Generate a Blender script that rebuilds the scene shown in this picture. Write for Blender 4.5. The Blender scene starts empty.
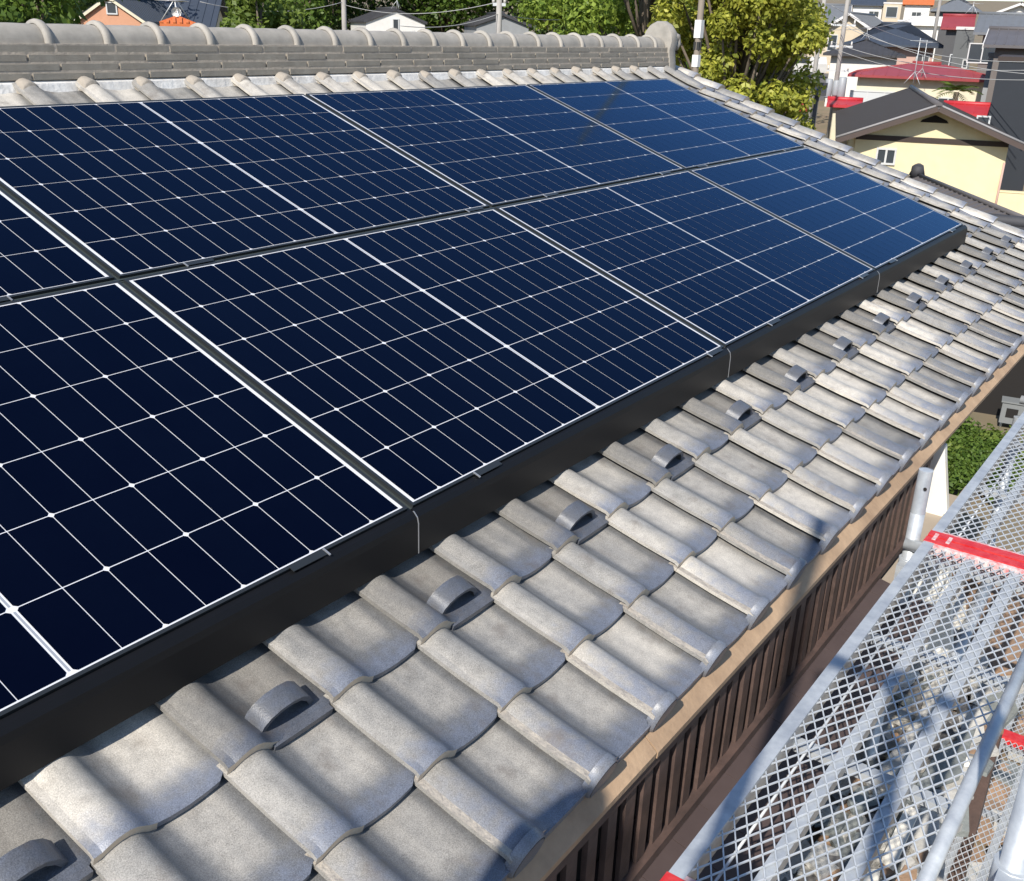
import bpy, math, random
from mathutils import Vector, Matrix
random.seed(7)
R = math.radians
scene = bpy.context.scene
col = scene.collection
# ------------------------------------------------------------------ camera, sky, sun, exposure
PITCH = R(19.3)
SP, CP = math.sin(PITCH), math.cos(PITCH)
CAM = Vector((-1.631, -2.526, 0.683))
RX, RY, RZ = Vector((0.588, -0.808, 0.028)), Vector((-0.290, -0.243, -0.926)), Vector((0.755, 0.536, -0.377))
cd = bpy.data.cameras.new('camera'); cam = bpy.data.objects.new('camera', cd); col.objects.link(cam)
m = Matrix.Identity(4)
z = -RZ.normalized(); x = RX - RX.dot(z) * z; x.normalize(); y = z.cross(x)
for i in range(3):
    m[i][0], m[i][1], m[i][2], m[i][3] = x[i], y[i], z[i], CAM[i]
cam.matrix_world = m
cd.sensor_width = 36; cd.lens = 1014.04 / 1024 * 36; cd.clip_start = 0.05; cd.clip_end = 4000
scene.camera = cam
SUN = Vector((-0.74, -0.155, 0.66)).normalized()
w = bpy.data.worlds.new('World'); scene.world = w; w.use_nodes = True
nt = w.node_tree
sky = nt.nodes.new('ShaderNodeTexSky'); sky.sky_type = 'NISHITA'; sky.sun_disc = False
sky.sun_elevation = math.asin(SUN.z); sky.sun_rotation = math.atan2(SUN.x, SUN.y)
sky.air_density = 1.0; sky.dust_density = 0.3; sky.ozone_density = 3.0
bg = nt.nodes['Background']; bg.inputs['Strength'].default_value = 0.105
nt.links.new(sky.outputs[0], bg.inputs['Color'])
sl = bpy.data.lights.new('sun', 'SUN'); sl.energy = 4.2; sl.angle = R(0.53); sl.color = (1.0, 0.94, 0.85)
so = bpy.data.objects.new('sun', sl); col.objects.link(so)
so.rotation_euler = SUN.to_track_quat('Z', 'Y').to_euler(); so.location = (-30, -20, 40)
scene.view_settings.view_transform = 'Standard'; scene.view_settings.look = 'None'
scene.view_settings.gamma = 1; scene.view_settings.use_curve_mapping = False
scene.view_settings.exposure = 0.55
scene.cycles.max_bounces = 8; scene.cycles.caustics_reflective = False; scene.cycles.caustics_refractive = False

# ------------------------------------------------------------------ helpers
def rw(u, v, w_):            # roof coordinates (along ridge, up slope, normal) -> world
    return (u, v * CP - w_ * SP, v * SP + w_ * CP)
def pix(px, py):
    a, b = (px - 512) / 1014.04, (py - 440.5) / 1014.04
    return RX * a + RY * b + RZ
def at(px, py, D):           # point at horizontal distance D on the ray of a pixel
    d = pix(px, py); return CAM + d * (D / math.hypot(d.x, d.y))
def onz(px, py, h):
    d = pix(px, py); return CAM + d * ((h - CAM.z) / d.z)
def ony(px, py, yy):
    d = pix(px, py); return CAM + d * ((yy - CAM.y) / d.y)
def ter(x_, y_):             # terrain height
    r = math.hypot(x_, y_); t = max(0, min(r, 620) - 38)
    return -4.7 + 0.043 * t * min(1, t / 25)

class MB:
    def __init__(s): s.v = []; s.f = []; s.m = []; s.s = []; s.uv = []; s.a = []; s.a2 = []
    def face(s, idx, mat=0, smooth=False, uv=None, a=0.0, a2=0.0):
        s.f.append(tuple(idx)); s.m.append(mat); s.s.append(smooth)
        s.uv.append(uv or [(0, 0)] * len(idx)); s.a.append(a); s.a2.append(a2)
    def poly(s, pts, mat=0, smooth=False, uv=None, a=0.0, a2=0.0):
        n = len(s.v); s.v.extend([tuple(p) for p in pts]); s.face(range(n, n + len(pts)), mat, smooth, uv, a, a2)
    def hexa(s, p, mat=0, a=0.0):      # 8 points, bottom ring then top ring
        n = len(s.v); s.v.extend([tuple(q) for q in p])
        for q in ((3, 2, 1, 0), (4, 5, 6, 7), (0, 1, 5, 4), (1, 2, 6, 5), (2, 3, 7, 6), (3, 0, 4, 7)):
            s.face([n + i for i in q], mat, False, None, a)
    def box(s, x0, x1, y0, y1, z0, z1, mat=0, fn=None, a=0.0):
        p = [(x0, y0, z0), (x1, y0, z0), (x1, y1, z0), (x0, y1, z0), (x0, y0, z1), (x1, y0, z1), (x1, y1, z1), (x0, y1, z1)]
        if fn: p = [fn(*q) for q in p]
        s.hexa(p, mat, a)
    def beam(s, p, q, wd, h, mat=0, up=(0, 0, 1), a=0.0):
        p, q = Vector(p), Vector(q); d = (q - p).normalized(); u = Vector(up)
        sx = d.cross(u)
        if sx.length < 1e-4: sx = d.cross(Vector((1, 0, 0)))
        sx.normalize(); uz = sx.cross(d).normalized(); sx *= wd / 2; uz *= h / 2
        s.hexa([p - sx - uz, p + sx - uz, q + sx - uz, q - sx - uz, p - sx + uz, p + sx + uz, q + sx + uz, q - sx + uz], mat, a)
    def tube(s, pts, r, n=8, mat=0, cap=True, a=0.0):
        pts = [Vector(p) for p in pts]; rs = r if isinstance(r, (list, tuple)) else [r] * len(pts)
        b0 = len(s.v); pn = None
        for i, p in enumerate(pts):
            d = (pts[min(i + 1, len(pts) - 1)] - pts[max(i - 1, 0)]).normalized()
            if pn is None:
                k = Vector((0, 0, 1)) if abs(d.z) < .9 else Vector((1, 0, 0)); pn = d.cross(k).normalized()
            pn = (pn - d * pn.dot(d)).normalized(); bn = d.cross(pn)
            for j in range(n):
                t = 2 * math.pi * j / n; s.v.append(tuple(p + (pn * math.cos(t) + bn * math.sin(t)) * rs[i]))
        for i in range(len(pts) - 1):
            for j in range(n):
                k = (j + 1) % n
                s.face((b0 + i * n + j, b0 + i * n + k, b0 + (i + 1) * n + k, b0 + (i + 1) * n + j), mat, True, None, a)
        if cap:
            s.face([b0 + j for j in reversed(range(n))], mat, False, None, a)
            s.face([b0 + (len(pts) - 1) * n + j for j in range(n)], mat, False, None, a)
    def prism(s, poly, d, mat=0):      # polygon (3d points) extruded by d
        n = len(poly); b = len(s.v); d = Vector(d)
        s.v.extend([tuple(p) for p in poly]); s.v.extend([tuple(Vector(p) + d) for p in poly])
        s.face(list(reversed(range(b, b + n))), mat); s.face(range(b + n, b + 2 * n), mat)
        for i in range(n): s.face((b + i, b + (i + 1) % n, b + n + (i + 1) % n, b + n + i), mat)
    def grid(s, rows, mat=0, smooth=True, uv=None, a=0.0, a2=0.0):
        b = len(s.v); nc = len(rows[0])
        for r in rows: s.v.extend([tuple(p) for p in r])
        for i in range(len(rows) - 1):
            for j in range(nc - 1):
                q = (b + i * nc + j, b + i * nc + j + 1, b + (i + 1) * nc + j + 1, b + (i + 1) * nc + j)
                s.face(q, mat, smooth, [uv[i][j], uv[i][j + 1], uv[i + 1][j + 1], uv[i + 1][j]] if uv else None, a, a2)
    def mesh(s, name, mats, off=(0, 0, 0)):
        me = bpy.data.meshes.new(name); ox, oy, oz = off
        me.from_pydata([(a - ox, b - oy, c - oz) for a, b, c in s.v], [], s.f)
        for mt in (mats if isinstance(mats, (list, tuple)) else [mats]): me.materials.append(mt)
        me.polygons.foreach_set('material_index', s.m); me.polygons.foreach_set('use_smooth', s.s)
        uvl = me.uv_layers.new(name='UVMap'); flat = [c for f in s.uv for p in f for c in p]; uvl.data.foreach_set('uv', flat)
        at_ = me.attributes.new('rnd', 'FLOAT', 'FACE'); at_.data.foreach_set('value', s.a)
        at_ = me.attributes.new('dark', 'FLOAT', 'FACE'); at_.data.foreach_set('value', s.a2)
        me.update(); return me

def tag(o, label=None, cat=None, group=None, kind=None):
    if label: o['label'] = label
    if cat: o['category'] = cat
    if group: o['group'] = group
    if kind: o['kind'] = kind
    return o
def thing(name, label, cat, loc=(0, 0, 0), rz=0.0, group=None):
    o = bpy.data.objects.new(name, None); col.objects.link(o); o.empty_display_size = .2
    o.location = loc; o.rotation_euler = (0, 0, rz); return tag(o, label, cat, group)
def root_loc(p):
    while p.parent: p = p.parent
    return p.location
def part(name, mb, mats, parent, world=False):
    o = bpy.data.objects.new(name, mb.mesh(name, mats, tuple(root_loc(parent)) if world else (0, 0, 0)))
    col.objects.link(o); o.parent = parent; return o
def solo(name, mb, mats, label=None, cat=None, group=None, kind=None, loc=(0, 0, 0)):
    o = bpy.data.objects.new(name, mb.mesh(name, mats, loc)); o.location = loc
    col.objects.link(o); return tag(o, label, cat, group, kind)
def dup(root, delta, label=None):
    def cp(o, par):
        c = o.copy(); col.objects.link(c)
        if par: c.parent = par
        for ch in [k for k in KIDS.get(o.name, [])]: cp(ch, c)
        return c
    KIDS = {}
    for o in bpy.data.objects:
        if o.parent: KIDS.setdefault(o.parent.name, []).append(o)
    c = cp(root, None); c.location = Vector(root.location) + Vector(delta)
    if label: c['label'] = label
    return c

# ------------------------------------------------------------------ materials
def mat(name, base, rough=.6, metal=0., spec=.5, noise=None, bump=None, coat=0., obj=True):
    """noise = (scale, amount, second colour)  bump = (scale, strength)"""
    mt = bpy.data.materials.new(name); mt.use_nodes = True; t = mt.node_tree; b = t.nodes['Principled BSDF']
    b.inputs['Base Color'].default_value = (*base, 1); b.inputs['Roughness'].default_value = rough
    b.inputs['Metallic'].default_value = metal; b.inputs['Specular IOR Level'].default_value = spec
    b.inputs['Coat Weight'].default_value = coat
    if noise or bump:
        tc = t.nodes.new('ShaderNodeTexCoord')
    if noise:
        sc, am, c2 = noise
        n = t.nodes.new('ShaderNodeTexNoise'); n.inputs['Scale'].default_value = sc; n.inputs['Detail'].default_value = 6
        n.inputs['Roughness'].default_value = .65
        t.links.new(tc.outputs['Object'], n.inputs['Vector'])
        r = t.nodes.new('ShaderNodeValToRGB'); r.color_ramp.elements[0].position = .5 - am; r.color_ramp.elements[1].position = .5 + am
        r.color_ramp.elements[0].color = (*base, 1); r.color_ramp.elements[1].color = (*c2, 1)
        t.links.new(n.outputs['Fac'], r.inputs['Fac']); t.links.new(r.outputs['Color'], b.inputs['Base Color'])
    if bump:
        n = t.nodes.new('ShaderNodeTexNoise'); n.inputs['Scale'].default_value = bump[0]; n.inputs['Detail'].default_value = 5
        t.links.new(tc.outputs['Object'], n.inputs['Vector'])
        bp = t.nodes.new('ShaderNodeBump'); bp.inputs['Strength'].default_value = bump[1]; bp.inputs['Distance'].default_value = .01
        t.links.new(n.outputs['Fac'], bp.inputs['Height']); t.links.new(bp.outputs['Normal'], b.inputs['Normal'])
    return mt

def tile_material():
    mt = bpy.data.materials.new('smoked_tile'); mt.use_nodes = True; t = mt.node_tree; N = t.nodes.new; L = t.links.new
    b = t.nodes['Principled BSDF']
    tc = N('ShaderNodeTexCoord'); uv = N('ShaderNodeUVMap'); uv.uv_map = 'UVMap'
    sep = N('ShaderNodeSeparateXYZ'); L(uv.outputs[0], sep.inputs[0])
    rnd = N('ShaderNodeAttribute'); rnd.attribute_name = 'rnd'
    drk = N('ShaderNodeAttribute'); drk.attribute_name = 'dark'
    def noise(sc, det=4, dist=0):
        n = N('ShaderNodeTexNoise'); n.inputs['Scale'].default_value = sc; n.inputs['Detail'].default_value = det
        L(tc.outputs['Object'], n.inputs['Vector']); return n
    def math_(op, a, bb=None, clamp=False):
        n = N('ShaderNodeMath'); n.operation = op; n.use_clamp = clamp
        for i, q in enumerate((a, bb)):
            if q is None: continue
            if isinstance(q, (int, float)): n.inputs[i].default_value = q
            else: L(q, n.inputs[i])
        return n.outputs[0]
    def mix(f, a, bb, typ='MIX'):
        n = N('ShaderNodeMix'); n.data_type = 'RGBA'; n.blend_type = typ
        for i, q in ((0, f), (6, a), (7, bb)):
            if isinstance(q, (int, float)): n.inputs[i].default_value = q
            elif isinstance(q, tuple): n.inputs[i].default_value = (*q, 1)
            else: L(q, n.inputs[i])
        return n.outputs[2]
    big = noise(7, 5); mid = noise(38, 5); fine = noise(420, 2); fine2 = noise(900, 1)
    # weathered beige bloom in the middle of a tile, bluish smoke glaze at its lower edge; trough beside the roll greyer, eave rolls bluer
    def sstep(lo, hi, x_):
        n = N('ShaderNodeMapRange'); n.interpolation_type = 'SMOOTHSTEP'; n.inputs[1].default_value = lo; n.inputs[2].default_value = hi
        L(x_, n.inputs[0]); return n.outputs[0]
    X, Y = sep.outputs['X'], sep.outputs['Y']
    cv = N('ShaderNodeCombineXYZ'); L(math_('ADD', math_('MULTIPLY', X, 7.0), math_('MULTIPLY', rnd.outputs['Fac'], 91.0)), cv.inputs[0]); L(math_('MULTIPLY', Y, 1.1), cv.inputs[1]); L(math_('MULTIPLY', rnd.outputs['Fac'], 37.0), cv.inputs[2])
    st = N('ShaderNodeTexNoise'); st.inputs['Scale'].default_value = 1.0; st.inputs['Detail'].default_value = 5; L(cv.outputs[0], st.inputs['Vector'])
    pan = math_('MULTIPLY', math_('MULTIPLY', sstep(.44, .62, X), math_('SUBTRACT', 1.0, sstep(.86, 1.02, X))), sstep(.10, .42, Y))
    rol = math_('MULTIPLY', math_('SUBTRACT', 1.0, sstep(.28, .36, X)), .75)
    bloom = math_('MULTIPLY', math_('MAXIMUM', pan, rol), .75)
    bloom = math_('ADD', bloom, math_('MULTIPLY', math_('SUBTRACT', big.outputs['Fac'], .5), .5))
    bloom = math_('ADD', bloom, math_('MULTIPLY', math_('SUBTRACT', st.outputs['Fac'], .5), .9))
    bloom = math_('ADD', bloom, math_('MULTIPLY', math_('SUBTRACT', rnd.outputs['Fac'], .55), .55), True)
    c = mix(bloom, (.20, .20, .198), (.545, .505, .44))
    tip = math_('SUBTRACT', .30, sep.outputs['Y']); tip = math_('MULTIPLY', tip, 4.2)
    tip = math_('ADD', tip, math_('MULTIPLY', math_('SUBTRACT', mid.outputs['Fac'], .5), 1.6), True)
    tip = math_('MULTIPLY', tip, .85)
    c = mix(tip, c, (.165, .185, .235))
    sp = math_('MULTIPLY', math_('SUBTRACT', fine.outputs['Fac'], .5), 1.15)
    sp = math_('ADD', sp, math_('MULTIPLY', math_('SUBTRACT', fine2.outputs['Fac'], .5), .9))
    br = math_('ADD', math_('MULTIPLY', rnd.outputs['Fac'], .30), math_('ADD', sp, .80))
    br = math_('ADD', br, math_('MULTIPLY', math_('SUBTRACT', mid.outputs['Fac'], .5), .5))
    br = math_('MULTIPLY', br, math_('SUBTRACT', 1.0, math_('MULTIPLY', drk.outputs['Fac'], .75)))
    cmb = N('ShaderNodeCombineColor'); 
    for i in range(3): L(br, cmb.inputs[i])
    c = mix(1.0, c, cmb.outputs[0], 'MULTIPLY')
    grim = noise(16, 8); g = math_('SUBTRACT', grim.outputs['Fac'], .575); g = math_('MULTIPLY', g, 5, True)
    c = mix(math_('MULTIPLY', g, .5), c, (.13, .105, .085))
    L(c, b.inputs['Base Color'])
    rg = math_('MULTIPLY_ADD', mid.outputs['Fac'], .25); rg.node.inputs[2].default_value = .28; L(rg, b.inputs['Roughness'])
    b.inputs['Specular IOR Level'].default_value = .55
    bp = N('ShaderNodeBump'); bp.inputs['Strength'].default_value = .25; bp.inputs['Distance'].default_value = .002
    L(fine.outputs['Fac'], bp.inputs['Height']); L(bp.outputs['Normal'], b.inputs['Normal'])
    return mt

def leaf_material(name, c1, c2, trans=.42):
    mt = bpy.data.materials.new(name); mt.use_nodes = True; t = mt.node_tree; N = t.nodes.new; L = t.links.new
    b = t.nodes['Principled BSDF']; b.inputs['Roughness'].default_value = .5; b.inputs['Specular IOR Level'].default_value = .35
    a = N('ShaderNodeAttribute'); a.attribute_name = 'rnd'
    r = N('ShaderNodeValToRGB'); r.color_ramp.elements[0].color = (*c1, 1); r.color_ramp.elements[1].color = (*c2, 1)
    L(a.outputs['Fac'], r.inputs['Fac']); L(r.outputs['Color'], b.inputs['Base Color'])
    tr = N('ShaderNodeBsdfTranslucent'); L(r.outputs['Color'], tr.inputs['Color'])
    mx = N('ShaderNodeMixShader'); mx.inputs[0].default_value = trans
    L(b.outputs[0], mx.inputs[1]); L(tr.outputs[0], mx.inputs[2]); L(mx.outputs[0], t.nodes['Material Output'].inputs['Surface'])
    return mt

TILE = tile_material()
CLAY = mat('tile_clay_edge', (.74, .62, .48), .85, noise=(40, .25, (.55, .45, .34)), bump=(150, .3))
LIP = mat('dusty_tile_lip', (.46, .41, .34), .85, noise=(55, .22, (.26, .24, .22)), bump=(120, .5))
MORTAR = mat('ridge_mortar', (.56, .49, .40), .9, noise=(30, .25, (.36, .31, .26)), bump=(70, .3))
NOSHI = mat('ridge_tile', (.255, .225, .182), .65, noise=(14, .2, (.36, .325, .27)), bump=(260, .2))
CAPM = mat('ridge_cap_tile', (.27, .252, .222), .65, noise=(11, .2, (.40, .37, .325)), bump=(260, .15))
PLASTER = mat('white_plaster', (.78, .77, .74), .8, noise=(9, .2, (.48, .45, .41)), bump=(40, .5))
BLACKFR = mat('black_anodised_aluminium', (.022, .025, .027), .34, metal=0., spec=.6)
CELL = mat('solar_cell', (.0010, .0014, .0085), .055, spec=.42)
_t = CELL.node_tree
_g = _t.nodes.new('ShaderNodeBsdfGlossy'); _g.inputs['Color'].default_value = (.36, .64, 1.0, 1); _g.inputs['Roughness'].default_value = .06
_d = _t.nodes.new('ShaderNodeBsdfDiffuse'); _d.inputs['Color'].default_value = (.0006, .0007, .0060, 1)
_a = _t.nodes.new('ShaderNodeAttribute'); _a.attribute_name = 'rnd'
_tc = _t.nodes.new('ShaderNodeTexCoord'); _n = _t.nodes.new('ShaderNodeTexNoise'); _n.inputs['Scale'].default_value = 2.2; _n.inputs['Detail'].default_value = 7; _n.inputs['Roughness'].default_value = .7
_t.links.new(_tc.outputs['Object'], _n.inputs['Vector'])
_ad = _t.nodes.new('ShaderNodeMath'); _ad.operation = 'MULTIPLY_ADD'; _ad.inputs[1].default_value = .35; _t.links.new(_a.outputs['Fac'], _ad.inputs[0]); _t.links.new(_n.outputs['Fac'], _ad.inputs[2])
_r = _t.nodes.new('ShaderNodeValToRGB'); _r.color_ramp.elements[0].position = .35; _r.color_ramp.elements[0].color = (.0005, .0009, .0060, 1); _r.color_ramp.elements[1].position = 1.0; _r.color_ramp.elements[1].color = (.0013, .0024, .0090, 1)
_t.links.new(_ad.outputs[0], _r.inputs['Fac']); _t.links.new(_r.outputs['Color'], _d.inputs['Color'])
_rr = _t.nodes.new('ShaderNodeMapRange'); _rr.inputs[3].default_value = .035; _rr.inputs[4].default_value = .11; _t.links.new(_n.outputs['Fac'], _rr.inputs[0]); _t.links.new(_rr.outputs[0], _g.inputs['Roughness'])
_f = _t.nodes.new('ShaderNodeFresnel'); _f.inputs['IOR'].default_value = 1.27
_m = _t.nodes.new('ShaderNodeMixShader'); _t.links.new(_f.outputs[0], _m.inputs[0]); _t.links.new(_d.outputs[0], _m.inputs[1]); _t.links.new(_g.outputs[0], _m.inputs[2])
_t.links.new(_m.outputs[0], _t.nodes['Material Output'].inputs['Surface'])
CELLW = mat('white_backsheet', (.70, .71, .74), .12, spec=.4)
BUSG = mat('grey_ribbon', (.30, .32, .36), .2, spec=.4)
JOINT = mat('joint_profile', (.045, .055, .052), .4, spec=.6)
SKIRT = mat('black_skirt_metal', (.0055, .0058, .007), .46, spec=.24, noise=(6, .3, (.008, .008, .009)))
SILV = mat('silver_clip', (.45, .46, .48), .35, metal=.6)
BOARD = mat('eave_board_wood', (.52, .36, .225), .8, noise=(5, .2, (.30, .20, .125)), bump=(60, .2))
BROWN = mat('brown_stained_wood', (.125, .080, .067), .6, noise=(14, .25, (.055, .038, .033)), bump=(50, .2))
BROWNM = mat('brown_canopy_metal', (.095, .068, .062), .5, noise=(5, .25, (.065, .046, .043)))
NEARBLACK = mat('near_black_and_shade', (.012, .010, .009), .9)  # near black for openings and cover; on the shed wall it paints in shade
GALV = mat('galvanised_steel', (.36, .39, .43), .45, metal=.3, noise=(14, .16, (.55, .58, .60)), bump=(60, .05))
GALV2 = mat('galvanised_mesh', (.66, .68, .69), .5, metal=.2, noise=(25, .25, (.46, .49, .52)))
RED = mat('red_paint', (.55, .018, .022), .45, noise=(28, .10, (.60, .05, .05)), bump=(40, .2))
REDW = mat('worn_red_paint', (.62, .22, .22), .6, noise=(45, .12, (.66, .60, .58)))
WALLC = mat('old_wall_plaster', (.42, .36, .29), .9, noise=(4, .25, (.32, .27, .22)))
WHITEP = mat('white_painted_board', (.82, .80, .74), .6, noise=(5, .3, (.74, .72, .67)))

# ------------------------------------------------------------------ setting: ground, road
mb = MB(); rs = [0, 4, 8, 12, 16, 20, 26, 32, 38, 44, 50, 58, 68, 80, 95, 110, 130, 150, 180, 220, 260, 340, 480, 620, 900, 1800, 3400]; NA = 72
rows = [[(r * math.cos(2 * math.pi * j / NA), r * math.sin(2 * math.pi * j / NA), ter(r, 0)) for j in range(NA + 1)] for r in rs]
mb.grid(rows)
SOIL = mat('garden_soil', (.24, .175, .115), .95, noise=(.6, .2, (.16, .14, .085)), bump=(8, .6))
solo('ground', mb, SOIL, kind='structure')
mb = MB(); ASPH = mat('asphalt', (.10, .098, .095), .9, noise=(3, .3, (.14, .135, .13)))
rp = [(20, 12), (36, 15.5), (55, 21), (75, 27), (100, 33), (130, 38)]
rows = []
for i, (a, b_) in enumerate(rp):
    q = rp[min(i + 1, len(rp) - 1)]; p = rp[max(i - 1, 0)]; d = Vector((q[0] - p[0], q[1] - p[1])).normalized(); n = Vector((-d.y, d.x)) * 2.4
    rows.append([(a - n.x, b_ - n.y, ter(a - n.x, b_ - n.y) + .06), (a + n.x, b_ + n.y, ter(a + n.x, b_ + n.y) + .06)])
mb.grid(rows, smooth=False); solo('road', mb, ASPH, kind='structure')

# ------------------------------------------------------------------ the tiled house
house = thing('tiled_house', 'old house with grey tiled roof carrying the solar panels, brown slatted bay below', 'house', (1.6, 1.2, -4.7))
TP, TL = .265, .2335                     # tile working width and length
U0, V0 = -.73, -1.868                    # left edge of a roll, eave tip
PAN = -.145
PROF = [(.013, .027), (.022, .032), (.035, .038), (.050, .041), (.065, .040), (.079, .034), (.092, .024), (.104, .014), (.120, .006), (.145, .002), (.185, .000), (.220, .001), (.252, .003), (.268, .003), (.292, .002)]
def tile(mb, k, row, dark=0.0, flip=False, fn=rw, long=False):
    rng = random.Random(k * 131 + row * 17 + (5 if flip else 0))
    u = U0 + k * TP + rng.uniform(-.0025, .0025); v = V0 + row * TL + rng.uniform(-.003, .003); dz = rng.uniform(-.0018, .0018)
    rv = rng.random(); tw = rng.uniform(-.004, .004)
    bs = [0, .012, .05, .12, .19, .262] if not long else [0, .012, .05, .12, .24, .37]
    def H(a, b, h):
        drop = .005 * (1 - min(1, b / .012)) ** 2 + (.003 * math.sin(math.pi * min(1, b / .24))) - (.034 * (b / .37) ** 2 if long else 0)
        return PAN + dz + h + .023 * (1 - b / (.37 if long else TL)) - drop + tw * (a - .13)
    rows = []; uvs = []
    for b in bs:
        r = []; q = []
        for (a, h) in PROF:
            bb = b
            if b == 0 and a > .255: bb = .012            # clipped corner
            elif b == 0 and a > .11: bb = -.003 * math.sin((a - .11) / .14 * math.pi)
            r.append(fn(u + a, v + bb, H(a, b, h))); q.append((a / TP, (b / TL) * (.30 if row == 0 and a < .115 else 1)))
        rows.append(r); uvs.append(q)
    mb.grid(rows, 0, True, uvs, rv, dark)
    # lip on the left of the roll: top strip and side
    s0 = [[fn(u - .001, v + b, H(0, b, .0255)) for b in bs], [fn(u + .014, v + b, H(.014, b, .0275)) for b in bs]]
    mb.grid([[s0[0][i], s0[1][i]] for i in range(len(bs))], 2 if row == 0 else 0, False, [[(0, b / TL), (.05, b / TL)] for b in bs], rv * .6 + .4, dark)
    mb.grid([[fn(u - .001, v + b, H(0, b, .015)), fn(u - .001, v + b, H(0, b, .0255))] for b in bs], 0, False, [[(0, .8)] * 2] * len(bs), rv, dark)
    # front thickness: beige clay under the roll, thin dark edge under the pan
    T = .030
    top = [(-.001, .026)] + PROF
    for i in range(len(top) - 1):
        (a0, h0), (a1, h1) = top[i], top[i + 1]
        def tp(a): return .012 if a > .255 else (-.003 * math.sin((a - .11) / .14 * math.pi) if a > .11 else 0)
        b0, b1 = tp(a0), tp(a1)
        mt = 1 if a1 < .13 else 0
        th = T if a1 < .13 else .0135
        mb.poly([fn(u + a0, v + b0, H(a0, 0, h0) - th), fn(u + a1, v + b1, H(a1, 0, h1) - th), fn(u + a1, v + b1, H(a1, 0, h1)), fn(u + a0, v + b0, H(a0, 0, h0))], mt, False, [(.5, .05)] * 4, rv * .3, dark)
def eave_front(mb, k):                  # round end disc on the roll and the hanging front plate of the pan
    rng = random.Random(k * 7 + 3); u = U0 + k * TP; v = V0; rv = rng.random()
    c = (u + .046, PAN + .023 - .002); rr = .053
    n = 28; ring = [(c[0] + rr * .93 * math.cos(2 * math.pi * j / n), c[1] + rr * math.sin(2 * math.pi * j / n)) for j in range(n)]
    def ringpts(vv, s): return [rw(c[0] + (p[0] - c[0]) * s, vv, c[1] + (p[1] - c[1]) * s) for p in ring]
    A = ringpts(v + .012, .99); B = ringpts(v - .006, 1.0); Cc = ringpts(v - .012, .90); Dd = ringpts(v - .0125, .86)
    mb.grid([A + A[:1], B + B[:1], Cc + Cc[:1]], 0, True, [[(.42, .12)] * (n + 1)] * 3, .5, .0)
    mb.poly(Dd, 0, False, [(.42, .05)] * n, rv * .3, .15)
    bz = PAN + .023
    mb.box(u + .09, u + .262, v - .004, v + .012, bz - .055, bz - .004, 0, rw, rv * .3)
K0, K1, NR = -9, 25, 15
roof_mb = MB()
guards = [(k, 2) for k in range(-6, 25) if (k % 2 == 0)]
gset = set(guards)
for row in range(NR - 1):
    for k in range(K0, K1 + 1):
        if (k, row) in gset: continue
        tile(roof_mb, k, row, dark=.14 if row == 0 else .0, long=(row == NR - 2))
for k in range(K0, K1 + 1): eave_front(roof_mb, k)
# verge: edge tiles turned down over the gable, one per course, stepping
def verge(mb, ue, side):
    for row in range(NR):
        rng = random.Random(row + 90); v = V0 + row * TL; rv = rng.random()
        def H(b): return PAN + .023 * (1 - b / TL)
        r0 = []
        for b in (0, .13, .255):
            r = []
            for j in range(9):
                t = math.pi * j / 8; r.append(rw(ue + side * (.062 - .062 * math.cos(t)) - side * .01, v + b, H(b) + .004 + .034 * math.sin(t)))
            r.append(rw(ue + side * .114, v + b, H(b) - .12)); r0.append(r if side > 0 else r[::-1])
        mb.grid(r0, 0, True, [[(.3, b / TL)] * 10 for b in (0, .13, .255)], rv, .0)
        f = [rw(ue + side * (.062 - .062 * math.cos(math.pi * j / 8)) - side * .01, v - .001, H(0) + .004 + .034 * math.sin(math.pi * j / 8)) for j in range(9)]
        f += [rw(ue + side * .114, v - .001, H(0) - .12), rw(ue + side * .09, v - .001, H(0) - .12), rw(ue + side * .09, v - .001, H(0) - .03)]
        mb.poly(f if side < 0 else f, 1, False, None, rv)
UL, UR = U0 + K0 * TP, U0 + (K1 + 1) * TP
verge(roof_mb, UR + .055, 1); verge(roof_mb, UL - .055, -1)
for row in range(NR):
    for ue, sd in ((UR, 1), (UL, -1)):
        roof_mb.box(min(ue, ue + sd * .05), max(ue, ue + sd * .05), V0 + row * TL, V0 + row * TL + .25, PAN - .02, PAN + .012, 0, rw, .4)
VT = V0 + NR * TL
RIDGEY = 1.60; RZT = .40
def back(u, v, w_):                      # mirrored slope behind the ridge
    p = rw(u, v, w_); return (p[0], 2 * RIDGEY - p[1], p[2])
for row in range(NR):                    # far slope: plain wave courses
    rws = []
    for b in (0, .26):
        rws.append([back(UL + (UR - UL) * j / 288, V0 + row * TL + b, PAN + .023 * (1 - b / TL) + .024 + .024 * math.cos(2 * math.pi * j / 8)) for j in range(289)][::-1])
    roof_mb.grid(rws, 0, True, [[(j / 8, b / TL) for j in range(289)] for b in (0, .26)], .4)
# deck boards under the tiles
roof_mb.box(UL + .02, UR + .08, V0 + .03, 1.72, -.24, -.185, 1, rw); roof_mb.box(UL + .02, UR + .08, V0 + .03, 1.70, -.24, -.185, 1, back)
roof = part('roof', roof_mb, [TILE, CLAY, LIP], house, True)

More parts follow.
